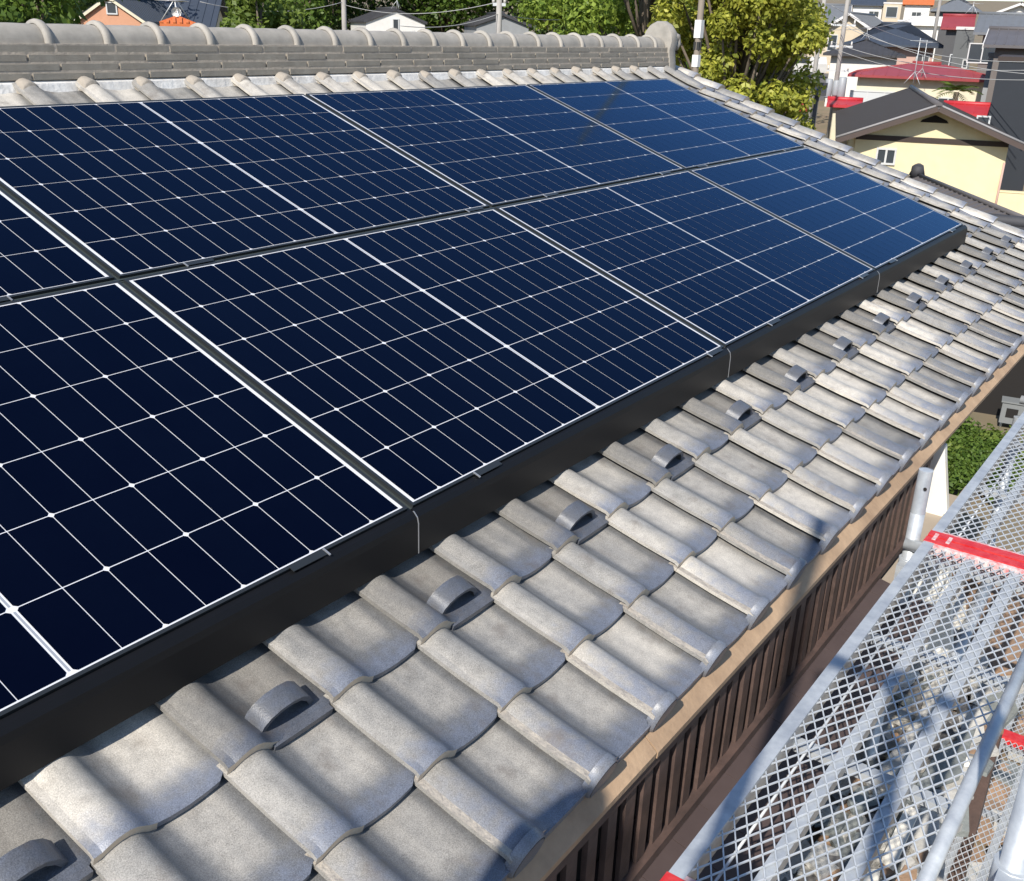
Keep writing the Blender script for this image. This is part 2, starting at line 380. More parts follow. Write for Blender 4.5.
# snow guard tiles: darker newer tiles with a strap loop, every second tile of the third course
def guard_mesh(k=0, row=2):
    mb = MB(); tile(mb, k, row, dark=.52)
    u = U0 + k * TP; v = V0 + row * TL; z0 = PAN + .020
    A = [(.101, .008), (.106, .026), (.121, .041), (.145, .050), (.172, .052), (.200, .047), (.222, .031), (.238, .008)]
    for (b0, b1) in ((.030, .078),):
        rows_t = []
        n = len(A)
        outer = [[rw(u + a, v + b, z0 + h) for a, h in A] for b in (b0, b0 + .004, b1 - .004, b1)]
        inner = [[rw(u + .170 + (a - .170) * .86, v + b, z0 + (h - .0085) * 1.0) for a, h in A] for b in (b0, b1)]
        mb.grid(outer, 0, True, [[(.5, .12)] * n] * 4, .3, .50)
        mb.grid([r[::-1] for r in inner], 0, True, [[(.5, .5)] * n] * 2, .2, .7)
        for j in range(n - 1):
            mb.poly([inner[0][j], inner[0][j + 1], outer[0][j + 1], outer[0][j]], 0, False, [(.5, .1)] * 4, .35, .6)
            mb.poly([outer[-1][j], outer[-1][j + 1], inner[1][j + 1], inner[1][j]], 0, False, [(.5, .1)] * 4, .35, .5)
    # raised rim in front of the loop
    mb.box(u + .108, u + .258, v - .006, v + .010, z0 - .012, z0 + .004, 0, rw, .3); mb.a2[-6:] = [.55] * 6
    return mb
g0 = None
for (k, row) in guards:
    if g0 is None:
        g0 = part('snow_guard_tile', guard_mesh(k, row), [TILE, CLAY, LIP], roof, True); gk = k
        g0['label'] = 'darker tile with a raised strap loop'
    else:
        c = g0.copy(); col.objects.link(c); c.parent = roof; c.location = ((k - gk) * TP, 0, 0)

# ridge: four courses of flat ridge tile, half-round cap with collars, end tile
XE = 6.02
mb = MB(); rng = random.Random(3)
for c_ in range(4):
    hw = .118 - .008 * c_; z0 = .438 + c_ * .0345; xx = UL + .25 + (.13 if c_ % 2 else 0) - .2
    while xx < XE:
        e = min(xx + .262, XE)
        j = rng.uniform(-.002, .002)
        if e - xx > .03: mb.box(xx + .004, e - .002, RIDGEY - hw + j, RIDGEY + hw + j, z0, z0 + .0240, 0, None, rng.random())
        xx += .268
mb2 = MB(); mb2.box(UL + .1, XE - .01, RIDGEY - .092, RIDGEY + .092, .33, .572, 0)
for c_ in range(1, 4): mb2.box(UL + .12, XE - .015, RIDGEY - .1175 + .008 * c_, RIDGEY + .1175 - .008 * c_, .437 + (c_ - 1) * .0345, .4375 + c_ * .0345, 0)
ridge = part('ridge', mb, NOSHI, house, True)
part('ridge_bedding', mb2, MORTAR, ridge, True)
mb = MB(); n = 14
def halfring(x_, r, zc=.572): return [(x_, RIDGEY - r * math.cos(math.pi * j / n), zc + r * math.sin(math.pi * j / n)) for j in range(n + 1)]
xx = .80 - .265 * 14
while xx < XE - .05:
    a0, a1 = xx + .02, min(xx + .262, XE)
    rowsr = [halfring(a0, .072), halfring((a0 + a1) / 2, .0735), halfring(a1, .071)]
    mb.grid([r for r in rowsr], 0, True, None, rng.random())
    mb.grid([halfring(xx - .018, .074), halfring(xx - .016, .087), halfring(xx - .004, .091), halfring(xx + .012, .088), halfring(xx + .022, .079), halfring(xx + .023, .07)], 0, True, None, rng.random())
    xx += .265
part('ridge_cap', mb, CAPM, ridge, True)
# ridge end tile: thick plate with a rounded top curling outward, splayed foot
mb = MB(); pl = []
for (yy, zz) in [(-.13, .33), (-.125, .45), (-.11, .55), (-.125, .62), (-.115, .68), (-.08, .725), (-.03, .75), (.03, .75), (.08, .725), (.115, .68), (.125, .62), (.11, .55), (.125, .45), (.13, .33)]:
    pl.append((yy, zz))
prof = [(-.05, 1.0), (-.02, 1.06), (.02, 1.06), (.05, .98), (.075, .86)]
cz = .55
rowsr = [[(XE + .03 + dx, RIDGEY + p[0] * s_, cz + (p[1] - cz) * (s_ if p[1] > cz else 1)) for p in pl] for dx, s_ in prof]
mb.grid([r for r in rowsr]); mb.poly(rowsr[0][::-1]); mb.poly(rowsr[-1])
mb.tube([(XE + .06, RIDGEY - .09, .66), (XE + .13, RIDGEY - .09, .65), (XE + .15, RIDGEY - .09, .60), (XE + .11, RIDGEY - .09, .57)], .028, 8)
mb.tube([(XE + .06, RIDGEY + .09, .66), (XE + .13, RIDGEY + .09, .65), (XE + .15, RIDGEY + .09, .60), (XE + .11, RIDGEY + .09, .57)], .028, 8)
mb.tube([(XE + .07, RIDGEY, .52), (XE + .15, RIDGEY, .50), (XE + .17, RIDGEY, .44), (XE + .12, RIDGEY, .41)], .035, 8)
part('ridge_end_tile', mb, CAPM, ridge, True)
# white plaster strip under the ridge with a beige mortar cap on each tile roll
mb = MB(); mb.prism([(UL + .1, RIDGEY - .150, .36), (UL + .1, RIDGEY - .126, .425), (UL + .1, RIDGEY - .10, .437), (UL + .1, RIDGEY + .10, .437), (UL + .1, RIDGEY + .126, .425), (UL + .1, RIDGEY + .152, .345)], (XE - UL - .12, 0, 0)); part('plaster_strip', mb, PLASTER, ridge, True)
def lump(k):
    mb = MB(); u = U0 + k * TP + .048; r3 = []
    for dy, r in ((.172, .010), (.1715, .034), (.168, .041), (.14, .043), (.11, .044)):
        r3.append([(u + r * math.cos(math.pi * j / 10), RIDGEY - dy, (.386 + (.19 - dy) * .15) + 1.15 * r * math.sin(math.pi * j / 10)) for j in range(11)])
    mb.grid([r[::-1] for r in r3]); return mb
l0 = part('mortar_cap', lump(K0 + 1), mat('grey_mortar', (.42, .37, .31), .9, noise=(18, .22, (.27, .24, .20)), bump=(60, .3)), ridge, True)
for k in range(K0 + 2, K1 - 1):
    c = l0.copy(); col.objects.link(c); c.parent = ridge; c.location = ((k - K0 - 1) * TP, 0, random.uniform(-.004, .004))

# eave board, rafters, slatted bay, canopy, walls
mb = MB(); xa = UL; L_ = 1.35
while xa < UR + .06:
    xb = min(xa + L_, UR + .06); dy = random.uniform(-.0025, .0025)
    mb.prism([(xa, -1.640, -.735), (xa, -1.690, -.742), (xa, -1.750 + dy, -.794), (xa, -1.748 + dy, -.812), (xa, -1.640, -.79)], (xb - xa - .003, 0, 0)); xa = xb; L_ = 1.82
part('eave_board', mb, BOARD, house, True)
mb = MB(); xx = UL + .2
while xx < UR:
    mb.box(xx, xx + .06, V0 + .14, 1.0, -.31, -.242, 0, rw); xx += .40
part('rafter', mb, BROWN, house, True)['kind'] = 'stuff'
BAYX = 2.32
bay = MB(); bay.box(UL + .3, BAYX, -1.655, -1.20, -1.12, -.80, 0); bayo = part('slatted_bay', bay, NEARBLACK, house, True)
mb = MB()
mb.box(UL + .3, BAYX + .02, -1.742, -1.69, -.845, -.8125, 0)
mb.box(UL + .3, BAYX + .02, -1.752, -1.66, -1.135, -1.108, 0)
part('rail', mb, BROWN, bayo, True)
mb = MB(); xx = UL + .33; rng = random.Random(12)
while xx < BAYX:
    t = rng.uniform(-.006, .006); wd_ = .040 + rng.uniform(-.003, .004); sl2 = rng.uniform(-.004, .004)
    mb.hexa([(xx, -1.734 + t * .5, -1.110), (xx + wd_, -1.734 + t * .5, -1.110), (xx + wd_, -1.722, -1.110), (xx, -1.722, -1.110), (xx + sl2, -1.736 + t * .3, -.844), (xx + sl2 + wd_, -1.736 + t * .3, -.844), (xx + sl2 + wd_, -1.722, -.844), (xx + sl2, -1.722, -.844)], 0, rng.random()); xx += .078 + rng.uniform(-.003, .003)
part('slat', mb, BROWN, bayo, True)['kind'] = 'stuff'
mb = MB()
for i in range(40):
    xa = UL + .3 + i * .15
    if xa > 1.75: break
    mb.hexa([(xa, -1.955, -1.195), (min(xa + .148, 1.8), -1.955, -1.195), (min(xa + .148, 1.8), -1.75, -1.148), (xa, -1.75, -1.148), (xa, -1.955, -1.180), (min(xa + .148, 1.8), -1.955, -1.180), (min(xa + .148, 1.8), -1.75, -1.136), (xa, -1.75, -1.136)])
mb.box(UL + .3, 1.8, -1.972, -1.956, -1.23, -1.178)
part('canopy', mb, BROWNM, house, True)
mb = MB(); mb.box(1.8, BAYX + .5, -1.80, -1.62, -1.20, -1.17); mb.box(1.75, BAYX + .6, -1.815, -1.785, -1.19, -1.155)
part('sill_board', mb, WALLC, house, True)
mb = MB(); mb.box(UL + .4, UR - .55, -.80, 3.7, -4.75, -.78); mb.box(UL + .3, BAYX, -1.70, -.81, -4.75, -1.14)
mb.prism([(UL + .42, -.8, -.77), (UL + .42, 3.7, -.77), (UL + .42, 1.6, .18)], (UR - UL - .99, 0, 0))
part('wall', mb, WALLC, house, True)
# white board standing at the end of the bay
mb = MB(); mb.prism([(2.56, -1.55, -.86), (2.56, -1.735, -.86), (2.56, -1.742, -.90), (2.56, -1.83, -1.30), (2.56, -2.02, -2.2), (2.56, -1.45, -2.2)], (.035, 0, 0))
solo('white_board', mb, WHITEP, 'white painted board standing upright under the eave behind the scaffold post', 'board', loc=(2.56, -1.75, -2.2))

# ------------------------------------------------------------------ solar panels
PP, PQ, PW, PH = 1.740, 1.152, 1.722, 1.134
def panel_meshes(u0, v0):
    fr = MB(); f = .0085
    def fb(a0, a1, b0, b1): fr.box(a0, a1, b0, b1, -.030, .0012, 0, rw)
    fb(u0, u0 + PW, v0, v0 + f); fb(u0, u0 + PW, v0 + PH - f, v0 + PH); fb(u0, u0 + f, v0 + f, v0 + PH - f); fb(u0 + PW - f, u0 + PW, v0 + f, v0 + PH - f)
    sh = MB()
    sh.poly([rw(*p, -.0008) for p in ((u0 + f, v0 + f), (u0 + PW - f, v0 + f), (u0 + PW - f, v0 + PH - f), (u0 + f, v0 + PH - f))], 1)
    cw, chh, gx, gy, mid = .0911, .1822, .0019, .0028, .0125
    tot = 18 * cw + 16 * gx + mid; mu = (PW - tot) / 2; mv = (PH - 6 * chh - 5 * gy) / 2; cf = .0060
    for r in range(6):
        y0 = v0 + mv + r * (chh + gy); y1 = y0 + chh
        for half in (0, 1):
            for i in range(9):
                x0 = u0 + mu + half * (9 * cw + 8 * gx + mid) + i * (cw + gx); x1 = x0 + cw
                j = i if half else 8 - i
                left_ch = (j % 2 == 0) if half else (j % 2 == 1)      # chamfered corners face the centre line first
                if left_ch: pts = [(x0, y0 + cf), (x0 + cf, y0), (x1, y0), (x1, y1), (x0 + cf, y1), (x0, y1 - cf)]
                else: pts = [(x0, y0), (x1 - cf, y0), (x1, y0 + cf), (x1, y1 - cf), (x1 - cf, y1), (x0, y1)]
                sh.poly([rw(*p, 0.0) for p in pts], 0, False, None, random.random())
    xm = u0 + PW / 2
    for r in range(6):
        y0 = v0 + mv + r * (chh + gy)
        sh.poly([rw(xm - .0022, y0 + .006, -.0003), rw(xm + .0022, y0 + .006, -.0003), rw(xm + .0022, y0 + chh - .006, -.0003), rw(xm - .0022, y0 + chh - .006, -.0003)], 2)
    return fr, sh
cnames = ['cut by the photo left edge', 'second from the left', 'third from the left', 'rightmost beside the bare tiles']
first = None
for ci in range(4):
    for ri in range(2):
        ua = -PP + .009 + ci * PP; va = -PQ + .009 + ri * PQ
        lab = 'solar panel in the %s row, %s' % ('lower' if ri == 0 else 'upper', cnames[ci])
        if first is None:
            p0 = rw(ua + PW / 2, va + PH / 2, -.03)
            first = thing('solar_panel', lab, 'solar panel', p0, 0, 'solar panels on the tiled roof'); fuv = (ua, va)
            fr, sh = panel_meshes(ua, va)
            jc = MB(); jc.box(ua - .0178, ua - .0002, va, va + PH, -.020, -.009, 0, rw)
            part('frame', fr, BLACKFR, first, True); part('joint_cover', jc, JOINT, first, True); part('cell_sheet', sh, [CELL, CELLW, BUSG], first, True)
        else:
            a = Vector(rw(ua, va, 0)) - Vector(rw(fuv[0], fuv[1], 0)); dup(first, a, lab)
mb = MB(); mb.box(-1.73, 5.21, -.0088, .0088, -.022, -.0075, 0, rw); mb.box(-1.73, 5.21, -.0030, .0030, -.0074, -.0045, 0, rw)
solo('joint_profile', mb, JOINT, 'long dark profile in the gap between the upper and lower panel rows', 'profile', loc=rw(1.74, 0, -.02))
# rails under the panels
for ci, v in enumerate((-.95, -.30, .22, .90)):
    mb = MB(); mb.box(-1.78, 5.235, v - .02, v + .02, -.072, -.0315, 0, rw)
    solo('mounting_rail', mb, BLACKFR, ['black mounting rail under the lower edge of the lower panels', 'black mounting rail under the upper edge of the lower panels', 'black mounting rail under the lower edge of the upper panels', 'black mounting rail under the panels next to the ridge'][ci], 'rail', 'mounting rails under the panels', loc=rw(1.7, v, -.07))
# skirt boards along the lower edge
def skirt_bits(ua, ub):
    f = MB(); P = [(-1.1455, -.004), (-1.158, -.004), (-1.171, -.011), (-1.179, -.024), (-1.2055, -.100), (-1.201, -.104), (-1.194, -.100), (-1.170, -.028), (-1.1455, -.014)]
    ra = [rw(ua, *p) for p in P]; rb = [rw(ub, *p) for p in P]; n = len(P)
    for i in range(n): f.poly([ra[i], rb[i], rb[(i + 1) % n], ra[(i + 1) % n]])
    f.poly(ra[::-1]); f.poly(rb)
    return f
def skirt_edge(ub):
    e = MB(); a, b = ub - .0012, ub + .0008
    for (p, q) in (((-1.158, -.0025), (-1.172, -.0100)), ((-1.172, -.0100), (-1.1805, -.0238)), ((-1.1805, -.0238), (-1.2067, -.0990))):
        e.hexa([rw(a, p[0] + .004, p[1] - .001), rw(b, p[0] + .004, p[1] - .001), rw(b, q[0] + .004, q[1] - .001), rw(a, q[0] + .004, q[1] - .001), rw(a, p[0], p[1]), rw(b, p[0], p[1]), rw(b, q[0], q[1]), rw(a, q[0], q[1])])
    return e
sk0 = thing('panel_skirt', '', 'skirt board', rw(-.87, -1.17, -.125), 0, 'black skirt boards below the panels')
part('face_board', skirt_bits(-PP, -.004), SKIRT, sk0, True); part('joint_edge', skirt_edge(-.002), SILV, sk0, True)
sk0['label'] = 'black metal skirt board along the panel at the left edge of the photo'
for i, lb in enumerate(('black metal skirt board below the second lower panel from the left', 'black metal skirt board below the third lower panel from the left')):
    dup(sk0, (PP * (i + 1), 0, 0), lb)
s3 = thing('panel_skirt', 'black metal skirt board below the rightmost lower panel, with a returned end', 'skirt board', rw(4.35, -1.17, -.125), 0, 'black skirt boards below the panels')
part('face_board', skirt_bits(3 * PP - PP - .0 + PP - PP, 3 * PP + .012), SKIRT, s3, True)
mb = MB(); mb.box(3 * PP + .002, 3 * PP + .0115, -1.168, -1.02, -.105, -.012, 0, rw); part('end_return', mb, SKIRT, s3, True)
# black foam seal between skirt and tile
# clips on the frames: small light ticks and dark covers
def clip(u, v, lab, sgn, L=.0):
    t = thing('panel_clip', lab, 'clip', rw(u, v, .003), 0, 'small clips holding the panels')
    mb = MB(); mb.box(u - .002, u + .002, v - .013, v + .010, .0014, .0042, 0, rw); part('clip_tab', mb, SILV, t, True)
    mb = MB(); mb.box(u + sgn * .004 if sgn > 0 else u - .10, u + .10 if sgn > 0 else u - .004, v - .008, v + .007, .0014, .0034, 0, rw); part('clip_cover', mb, BLACKFR, t, True)
bt = [(-.281, -1), (.248, 1), (1.598, 1), (2.139, 1), (3.242, 1), (3.788, -1), (4.894, 1)]
bn = ['first', 'second', 'third', 'fourth', 'fifth', 'sixth', 'seventh']
for i, (u, s_) in enumerate(bt): clip(u, -1.148, 'small silver clip on the lower panel edge above the skirt, %s from the left' % bn[i], s_)
gt = [(-.317, -1), (.227, 1), (1.575, 1), (2.123, 1), (3.19, 1), (3.714, -1), (4.842, 1)]
for i, (u, s_) in enumerate(gt): clip(u, .003, 'small silver clip in the gap between the panel rows, %s from the left' % bn[i], s_)

# ------------------------------------------------------------------ scaffold
DZ = -.88
def deck_parts(root, x0, x1, y0, y1, z0, fine=False):
    yi, yo = max(y0, y1), min(y0, y1)           # inner (house side) and outer edge
    fr = MB()
    fr.box(x0 + .03, x1 - .03, yi - .034, yi, z0 - .045, z0 + .006); part('side_rail', fr, GALV, root, True)
    fr = MB(); fr.tube([(x0 + .03, yo + .014, z0 - .004), (x1 - .03, yo + .014, z0 - .004)], .0165, 12); part('side_rail', fr, GALV, root, True)
    st = MB()
    for yy, ww in ((yi - .155, .028), (yi - .295, .034)): st.box(x0 + .04, x1 - .04, yy - ww / 2, yy + ww / 2, z0 - .040, z0 - .0065)
    for xx in [x0 + .06 + (x1 - x0 - .12) * i / 3 for i in range(4)]: st.box(xx - .018, xx + .018, yo + .03, yi - .034, z0 - .060, z0 - .041)
    part('stringer', st, GALV, root, True)
    rd = MB(); rd.tube([(x0 + .05, yi - .080, z0 - .012), (x1 - .05, yi - .074, z0 - .012)], .0035, 6); part('tie_rod', rd, GALV2, root, True)
    ms = MB(); hx, hy = .029, .0150
    X0, X1, Y0, Y1 = x0 + .055, x1 - .055, yo + .024, yi - .030
    sl_ = hy / hx; span = (Y1 - Y0) / sl_
    c = X0 - span
    i = 0
    while c < X1:
        for sg in (1, -1):
            a, b = c, c + span; ya, yb = (Y0, Y1) if sg > 0 else (Y1, Y0)
            ta = max(0, (X0 - a) / span); tb = min(1, (X1 - a) / span)
            if tb - ta < .02: continue
            p = Vector((a + span * ta, ya + (yb - ya) * ta, z0 - .002)); q = Vector((a + span * tb, ya + (yb - ya) * tb, z0 - .002))
            ms.beam(p, q, .0030, .0034)
        c += 2 * hx; i += 1
    part('mesh_floor', ms, GALV2, root, True)
    for xa, sg in ((x0, 1), (x1, -1)):
        h = MB()
        h.box(min(xa, xa + sg * .040), max(xa, xa + sg * .040), yo + .0, yi + .002, z0 - .03, z0 + .008)
        o = part('end_bar', h, RED, root, True)
        e = MB(); e.box(min(xa + sg * .041, xa + sg * .056), max(xa + sg * .041, xa + sg * .056), yo + .02, yi - .004, z0 - .03, z0 + .005); part('worn_edge', e, REDW, o, True)
        for yy in (yi - .03, yi - .075, yo + .06):
            k = MB(); k.prism([(xa + sg * .02, yy, z0 + .010), (xa - sg * .045, yy, z0 + .006), (xa - sg * .062, yy, z0 - .03), (xa - sg * .05, yy, z0 - .055), (xa - sg * .04, yy, z0 - .02), (xa - sg * .03, yy, z0 - .012), (xa + sg * .02, yy, z0 - .008)], (0, .012, 0))
            part('hook', k, REDW, root, True)
def deck(x0, x1, y0, y1, z0, lab):
    t = thing('scaffold_deck', lab, 'scaffold deck', ((x0 + x1) / 2, (y0 + y1) / 2, z0 - .06), 0, 'steel mesh scaffold decks'); deck_parts(t, x0, x1, y0, y1, z0); return t
d0 = deck(-.205, 1.70, -1.900, -2.334, DZ, 'galvanised mesh deck in the foreground right, with worn red end bar across it')
dup(d0, (1.918, 0, 0), 'galvanised mesh deck beyond the red bar, running to the right edge below the eave')
dup(d0, (3.836, 0, 0), 'far galvanised mesh deck at the right edge of the photo beside the garden')
dup(d0, (1.80, -.08, -1.80), 'lower-level mesh deck seen through and beside the foreground deck')
dup(d0, (-.03, -.08, -1.80), 'lower-level mesh deck under the near end, below the thick corner post')
dup(d0, (3.63, -.08, -1.80), 'lower-level mesh deck under the far end of the walkway')

def post(x_, y_, z0, z1, lab, clamp_z=None, r=.0243, spigot=True):
    t = thing('scaffold_post', lab, 'scaffold post', (x_, y_, z0), 0, 'galvanised scaffold posts')
    mb = MB(); mb.tube([(x_, y_, z0), (x_, y_, z1 - .155)], r, 16); part('lower_tube', mb, GALV, t, True)
    mb = MB(); mb.tube([(x_, y_, z1 - .157), (x_, y_, z1 - .15), (x_, y_, z1)], [r * 1.04, r * 1.0, r * .97], 16, cap=False)
    mb.tube([(x_, y_, z1), (x_, y_, z1 + .001)], [r * .97, r * .82], 16, cap=False); mb.tube([(x_, y_, z1), (x_, y_, z1 - .06)], r * .82, 16)
    part('top_tube', mb, GALV, t, True)
    mb = MB(); mb.tube([(x_ - r * .9, y_ - r * .5, z1 - .06), (x_ - r * 1.04, y_ - r * .56, z1 - .06)], .006, 8); part('pin_hole', mb, NEARBLACK, t, True)
    if clamp_z is not None:
        mb = MB(); mb.tube([(x_, y_, clamp_z - .03), (x_, y_, clamp_z + .03)], r * 1.35, 12)
        mb.box(x_ - .075, x_ - .02, y_ - .02, y_ + .02, clamp_z - .028, clamp_z + .028); mb.box(x_ - .02, x_ + .02, y_ - .08, y_ - .02, clamp_z - .025, clamp_z + .02)
        part('bracket', mb, GALV, t, True)
    return t
post(1.735, -1.848, -4.7, -.655, 'short galvanised post with open top standing beside the eave at the red bar', -1.02)
post(-.01, -2.466, -4.7, -.12, 'thick galvanised post cut by the bottom right corner, with a bracket', -.66)
post(3.57, -1.848, -4.7, -1.0, 'galvanised post under the walkway at its far joint', None)
post(-1.95, -2.66, -4.7, 1.50, 'tall galvanised post placed behind the camera for its shadow on the deck', 1.45)  # unseen post, placed to throw its shadow on the deck
post(-2.29, -2.19, -4.7, 1.04, 'galvanised post added behind the camera to hold the shadow-casting bag shape', None)  # added only as support for the shadow-casting bag shape
bg_ = MB(); n_ = 18  # unseen bag shape, added to cast shade on the eave board
bg_.grid([[(-2.22 + rx * math.cos(6.2832 * j / n_), -2.13 + ry * math.sin(6.2832 * j / n_), zz) for j in range(n_ + 1)] for zz, rx, ry in ((.60, .09, .04), (.61, .14, .07), (.68, .165, .075), (.88, .16, .07), (.96, .14, .045), (.98, .12, .02))], smooth=True)
bg_.tube([(-2.32, -2.13, .97), (-2.30, -2.17, 1.03), (-2.28, -2.19, 1.05), (-2.22, -2.16, 1.03), (-2.12, -2.13, .97)], .010, 6)
solo('shadow_bag', bg_, mat('canvas', (.16, .15, .11), .9), 'bag-shaped blocker added unseen behind the camera to shade the eave board', 'bag', loc=(-2.22, -2.13, .60))
post(-2.2, -2.40, -4.7, 2.35, 'tallest galvanised post, placed behind the camera for its shadow on the eave', 1.0)  # unseen post, placed to throw a narrow shadow on the eave
mb = MB(); mb.tube([(-1.95, -2.92, 1.555), (-1.95, -2.42, 1.555)], .0243, 12); mb.tube([(-1.95, -2.66, 1.52), (-1.95, -2.66, 1.59)], .045, 12)
solo('cross_tube', mb, GALV, 'short galvanised cross tube placed behind the camera for its shadow on the deck', 'scaffold tube', loc=(-1.95, -2.66, 1.55))  # unseen tube, placed to throw a bar of shadow across the deck
# transoms under the deck joints
for xx, lb in ((-.245, 'galvanised cross bar under the near deck end'), (1.715, 'galvanised cross bar under the deck joint at the red bar'), (3.63, 'galvanised cross bar under the far deck joint')):
    mb = MB(); mb.tube([(xx, -1.83, -.93), (xx, -2.95, -.93)], .0213, 12); solo('cross_bar', mb, GALV, lb, 'scaffold bar', loc=(xx, -2.3, -.93))

# ------------------------------------------------------------------ low shed roof under the deck with rubble
LR = mat('tin_roof', (.17, .155, .14), .7, noise=(6, .25, (.25, .22, .19)))
t = thing('low_shed_roof', 'low grey tin roof under the scaffold deck, littered with broken tiles', 'shed roof', (1.2, -1.98, -1.95))
mb = MB()
for i in range(40):
    xa = -1.4 + i * .105
    if xa > 2.7: break
    mb.hexa([(xa, -2.20, -1.97), (xa + .10, -2.20, -1.97), (xa + .10, -1.72, -1.90), (xa, -1.72, -1.90), (xa, -2.20, -1.955), (xa + .10, -2.20, -1.955), (xa + .10, -1.72, -1.885), (xa, -1.72, -1.885)])
part('roof_sheet', mb, LR, t, True)
mb = MB()
for xx in (-1.2, .4, 1.6, 2.6): mb.box(xx, xx + .07, -2.19, -2.12, -4.7, -1.972)
part('prop', mb, BROWN, t, True)
SH = [mat('broken_slate_light', (.52, .50, .46), .85, noise=(20, .25, (.38, .37, .34)), bump=(60, .5)), mat('broken_slate_grey', (.23, .25, .24), .8, noise=(14, .25, (.16, .17, .165)), bump=(60, .5)),
      mat('broken_tile_dark', (.09, .088, .088), .8, noise=(20, .25, (.14, .13, .12)), bump=(60, .5)), mat('broken_tile_brown', (.36, .23, .14), .9, noise=(20, .25, (.24, .16, .11)), bump=(60, .5)),
      mat('broken_board_white', (.80, .76, .67), .8, noise=(9, .25, (.68, .64, .56)))]
def slab_from(pts2, z0, th, mi, name, lab, cat, tilt=.03):
    mb = MB(); c = sum((Vector((p[0], p[1], 0)) for p in pts2), Vector()) / len(pts2)
    rng = random.Random(len(lab) * 3 + int(c.x * 100))
    pts = [(p[0], p[1], z0 + (p[0] - c.x) * rng.uniform(-tilt, tilt) + (p[1] - c.y) * .14) for p in pts2]
    if sum((pts[i][0] * pts[(i + 1) % len(pts)][1] - pts[(i + 1) % len(pts)][0] * pts[i][1]) for i in range(len(pts))) < 0: pts = pts[::-1]
    mb.prism(pts, (0, 0, th), 0); return solo(name, mb, SH[mi], lab, cat, loc=(c.x, c.y, z0))
slab_from([(3.312, -1.577), (3.518, -1.696), (2.896, -1.741), (2.80, -1.70), (2.948, -1.63)], -1.83, .02, 4, 'white_board_scrap', 'larger cream white board scrap under the deck near the red bar', 'board scrap')
slab_from([(3.285, -1.804), (2.834, -1.94), (2.751, -1.889), (2.828, -1.797)], -1.81, .018, 4, 'white_board_scrap', 'triangular white board scrap under the deck, beside the larger cream one', 'board scrap')
slab_from([(1.575, -2.044), (1.954, -2.059), (2.139, -2.137), (1.798, -2.158)], -1.83, .02, 1, 'slate_slab', 'grey-green slate slab lying under the middle of the foreground deck', 'slab')
slab_from([(1.523, -2.045), (1.509, -2.091), (1.207, -2.097), (1.218, -2.053)], -1.84, .02, 4, 'white_board_scrap', 'narrow white board scrap lying next to the grey-green slate slab', 'board scrap')
slab_from([(1.10, -2.02), (1.16, -2.06), (1.02, -2.10), (.95, -2.05)], -1.84, .02, 4, 'white_board_scrap', 'small cream board scrap nearest the bottom of the photo', 'board scrap')
mb = MB(); mb.beam((1.55, -1.93, -1.83), (2.35, -1.98, -1.80), .05, .03); solo('grey_plank', mb, SH[0], 'long pale grey plank lying lengthwise under the foreground deck', 'plank', loc=(1.9, -1.95, -1.85))
mb = MB(); mb.tube([(2.5, -1.95, -1.80), (3.6, -1.90, -1.78)], .03, 10); mb.tube([(3.6, -1.90, -1.78), (3.602, -1.90, -1.78)], .033, 10); solo('grey_pipe', mb, GALV, 'grey pipe lying under the far end of the foreground deck', 'pipe', loc=(3, -1.92, -1.83))
mb = MB(); mb.box(2.72, 3.75, -2.2, -1.56, -1.93, -1.875); solo('scrap_board', mb, SH[3], 'brown board under the white scraps beneath the deck', 'board', loc=(3.2, -1.9, -1.93))
# loose rubble nobody could count
mb = MB(); rng = random.Random(21)
for i in range(760):
    x_ = rng.uniform(-.6, 2.65); y_ = rng.uniform(-2.18, -1.74); z0 = -1.895 + (y_ + 1.72) * .14 + rng.uniform(0, .08)
    n = rng.choice((4, 5, 5, 6)); s_ = rng.uniform(.025, .10) * (1.3 if rng.random() < .2 else 1); a0 = rng.random() * 6.28
    tl = Vector((rng.uniform(-.4, .4), rng.uniform(-.4, .4)))
    pts = []
    for j in range(n):
        a = a0 + 2 * math.pi * j / n + rng.uniform(-.25, .25); r = s_ * rng.uniform(.55, 1.1); dx, dy = r * math.cos(a) * 1.3, r * math.sin(a) * .8
        pts.append((x_ + dx, y_ + dy, z0 + dx * tl.x + dy * tl.y))
    mi = rng.choices((0, 1, 2, 3, 4), (8, 4, 1.5, 1.5, .5))[0]
    b = len(mb.f); mb.prism(pts, (0, 0, rng.uniform(.012, .03)), mi)
solo('rubble', mb, SH, kind='stuff')
mb = MB(); rng = random.Random(4)
for i in range(260):
    x_ = rng.uniform(-1, 7); y_ = rng.uniform(-4, -1.9); s_ = rng.uniform(.05, .2); z0 = -4.7
    pts = [(x_ + s_ * math.cos(6.28 * j / 5 + rng.uniform(-.3, .3)), y_ + s_ * math.sin(6.28 * j / 5), z0 + rng.uniform(0, .06)) for j in range(5)]
    mb.prism(pts, (0, 0, rng.uniform(.03, .1)), rng.choices((0, 1, 2, 3, 4), (3, 2, 1, 4, .3))[0])
solo('yard_rubble', mb, SH, kind='stuff')

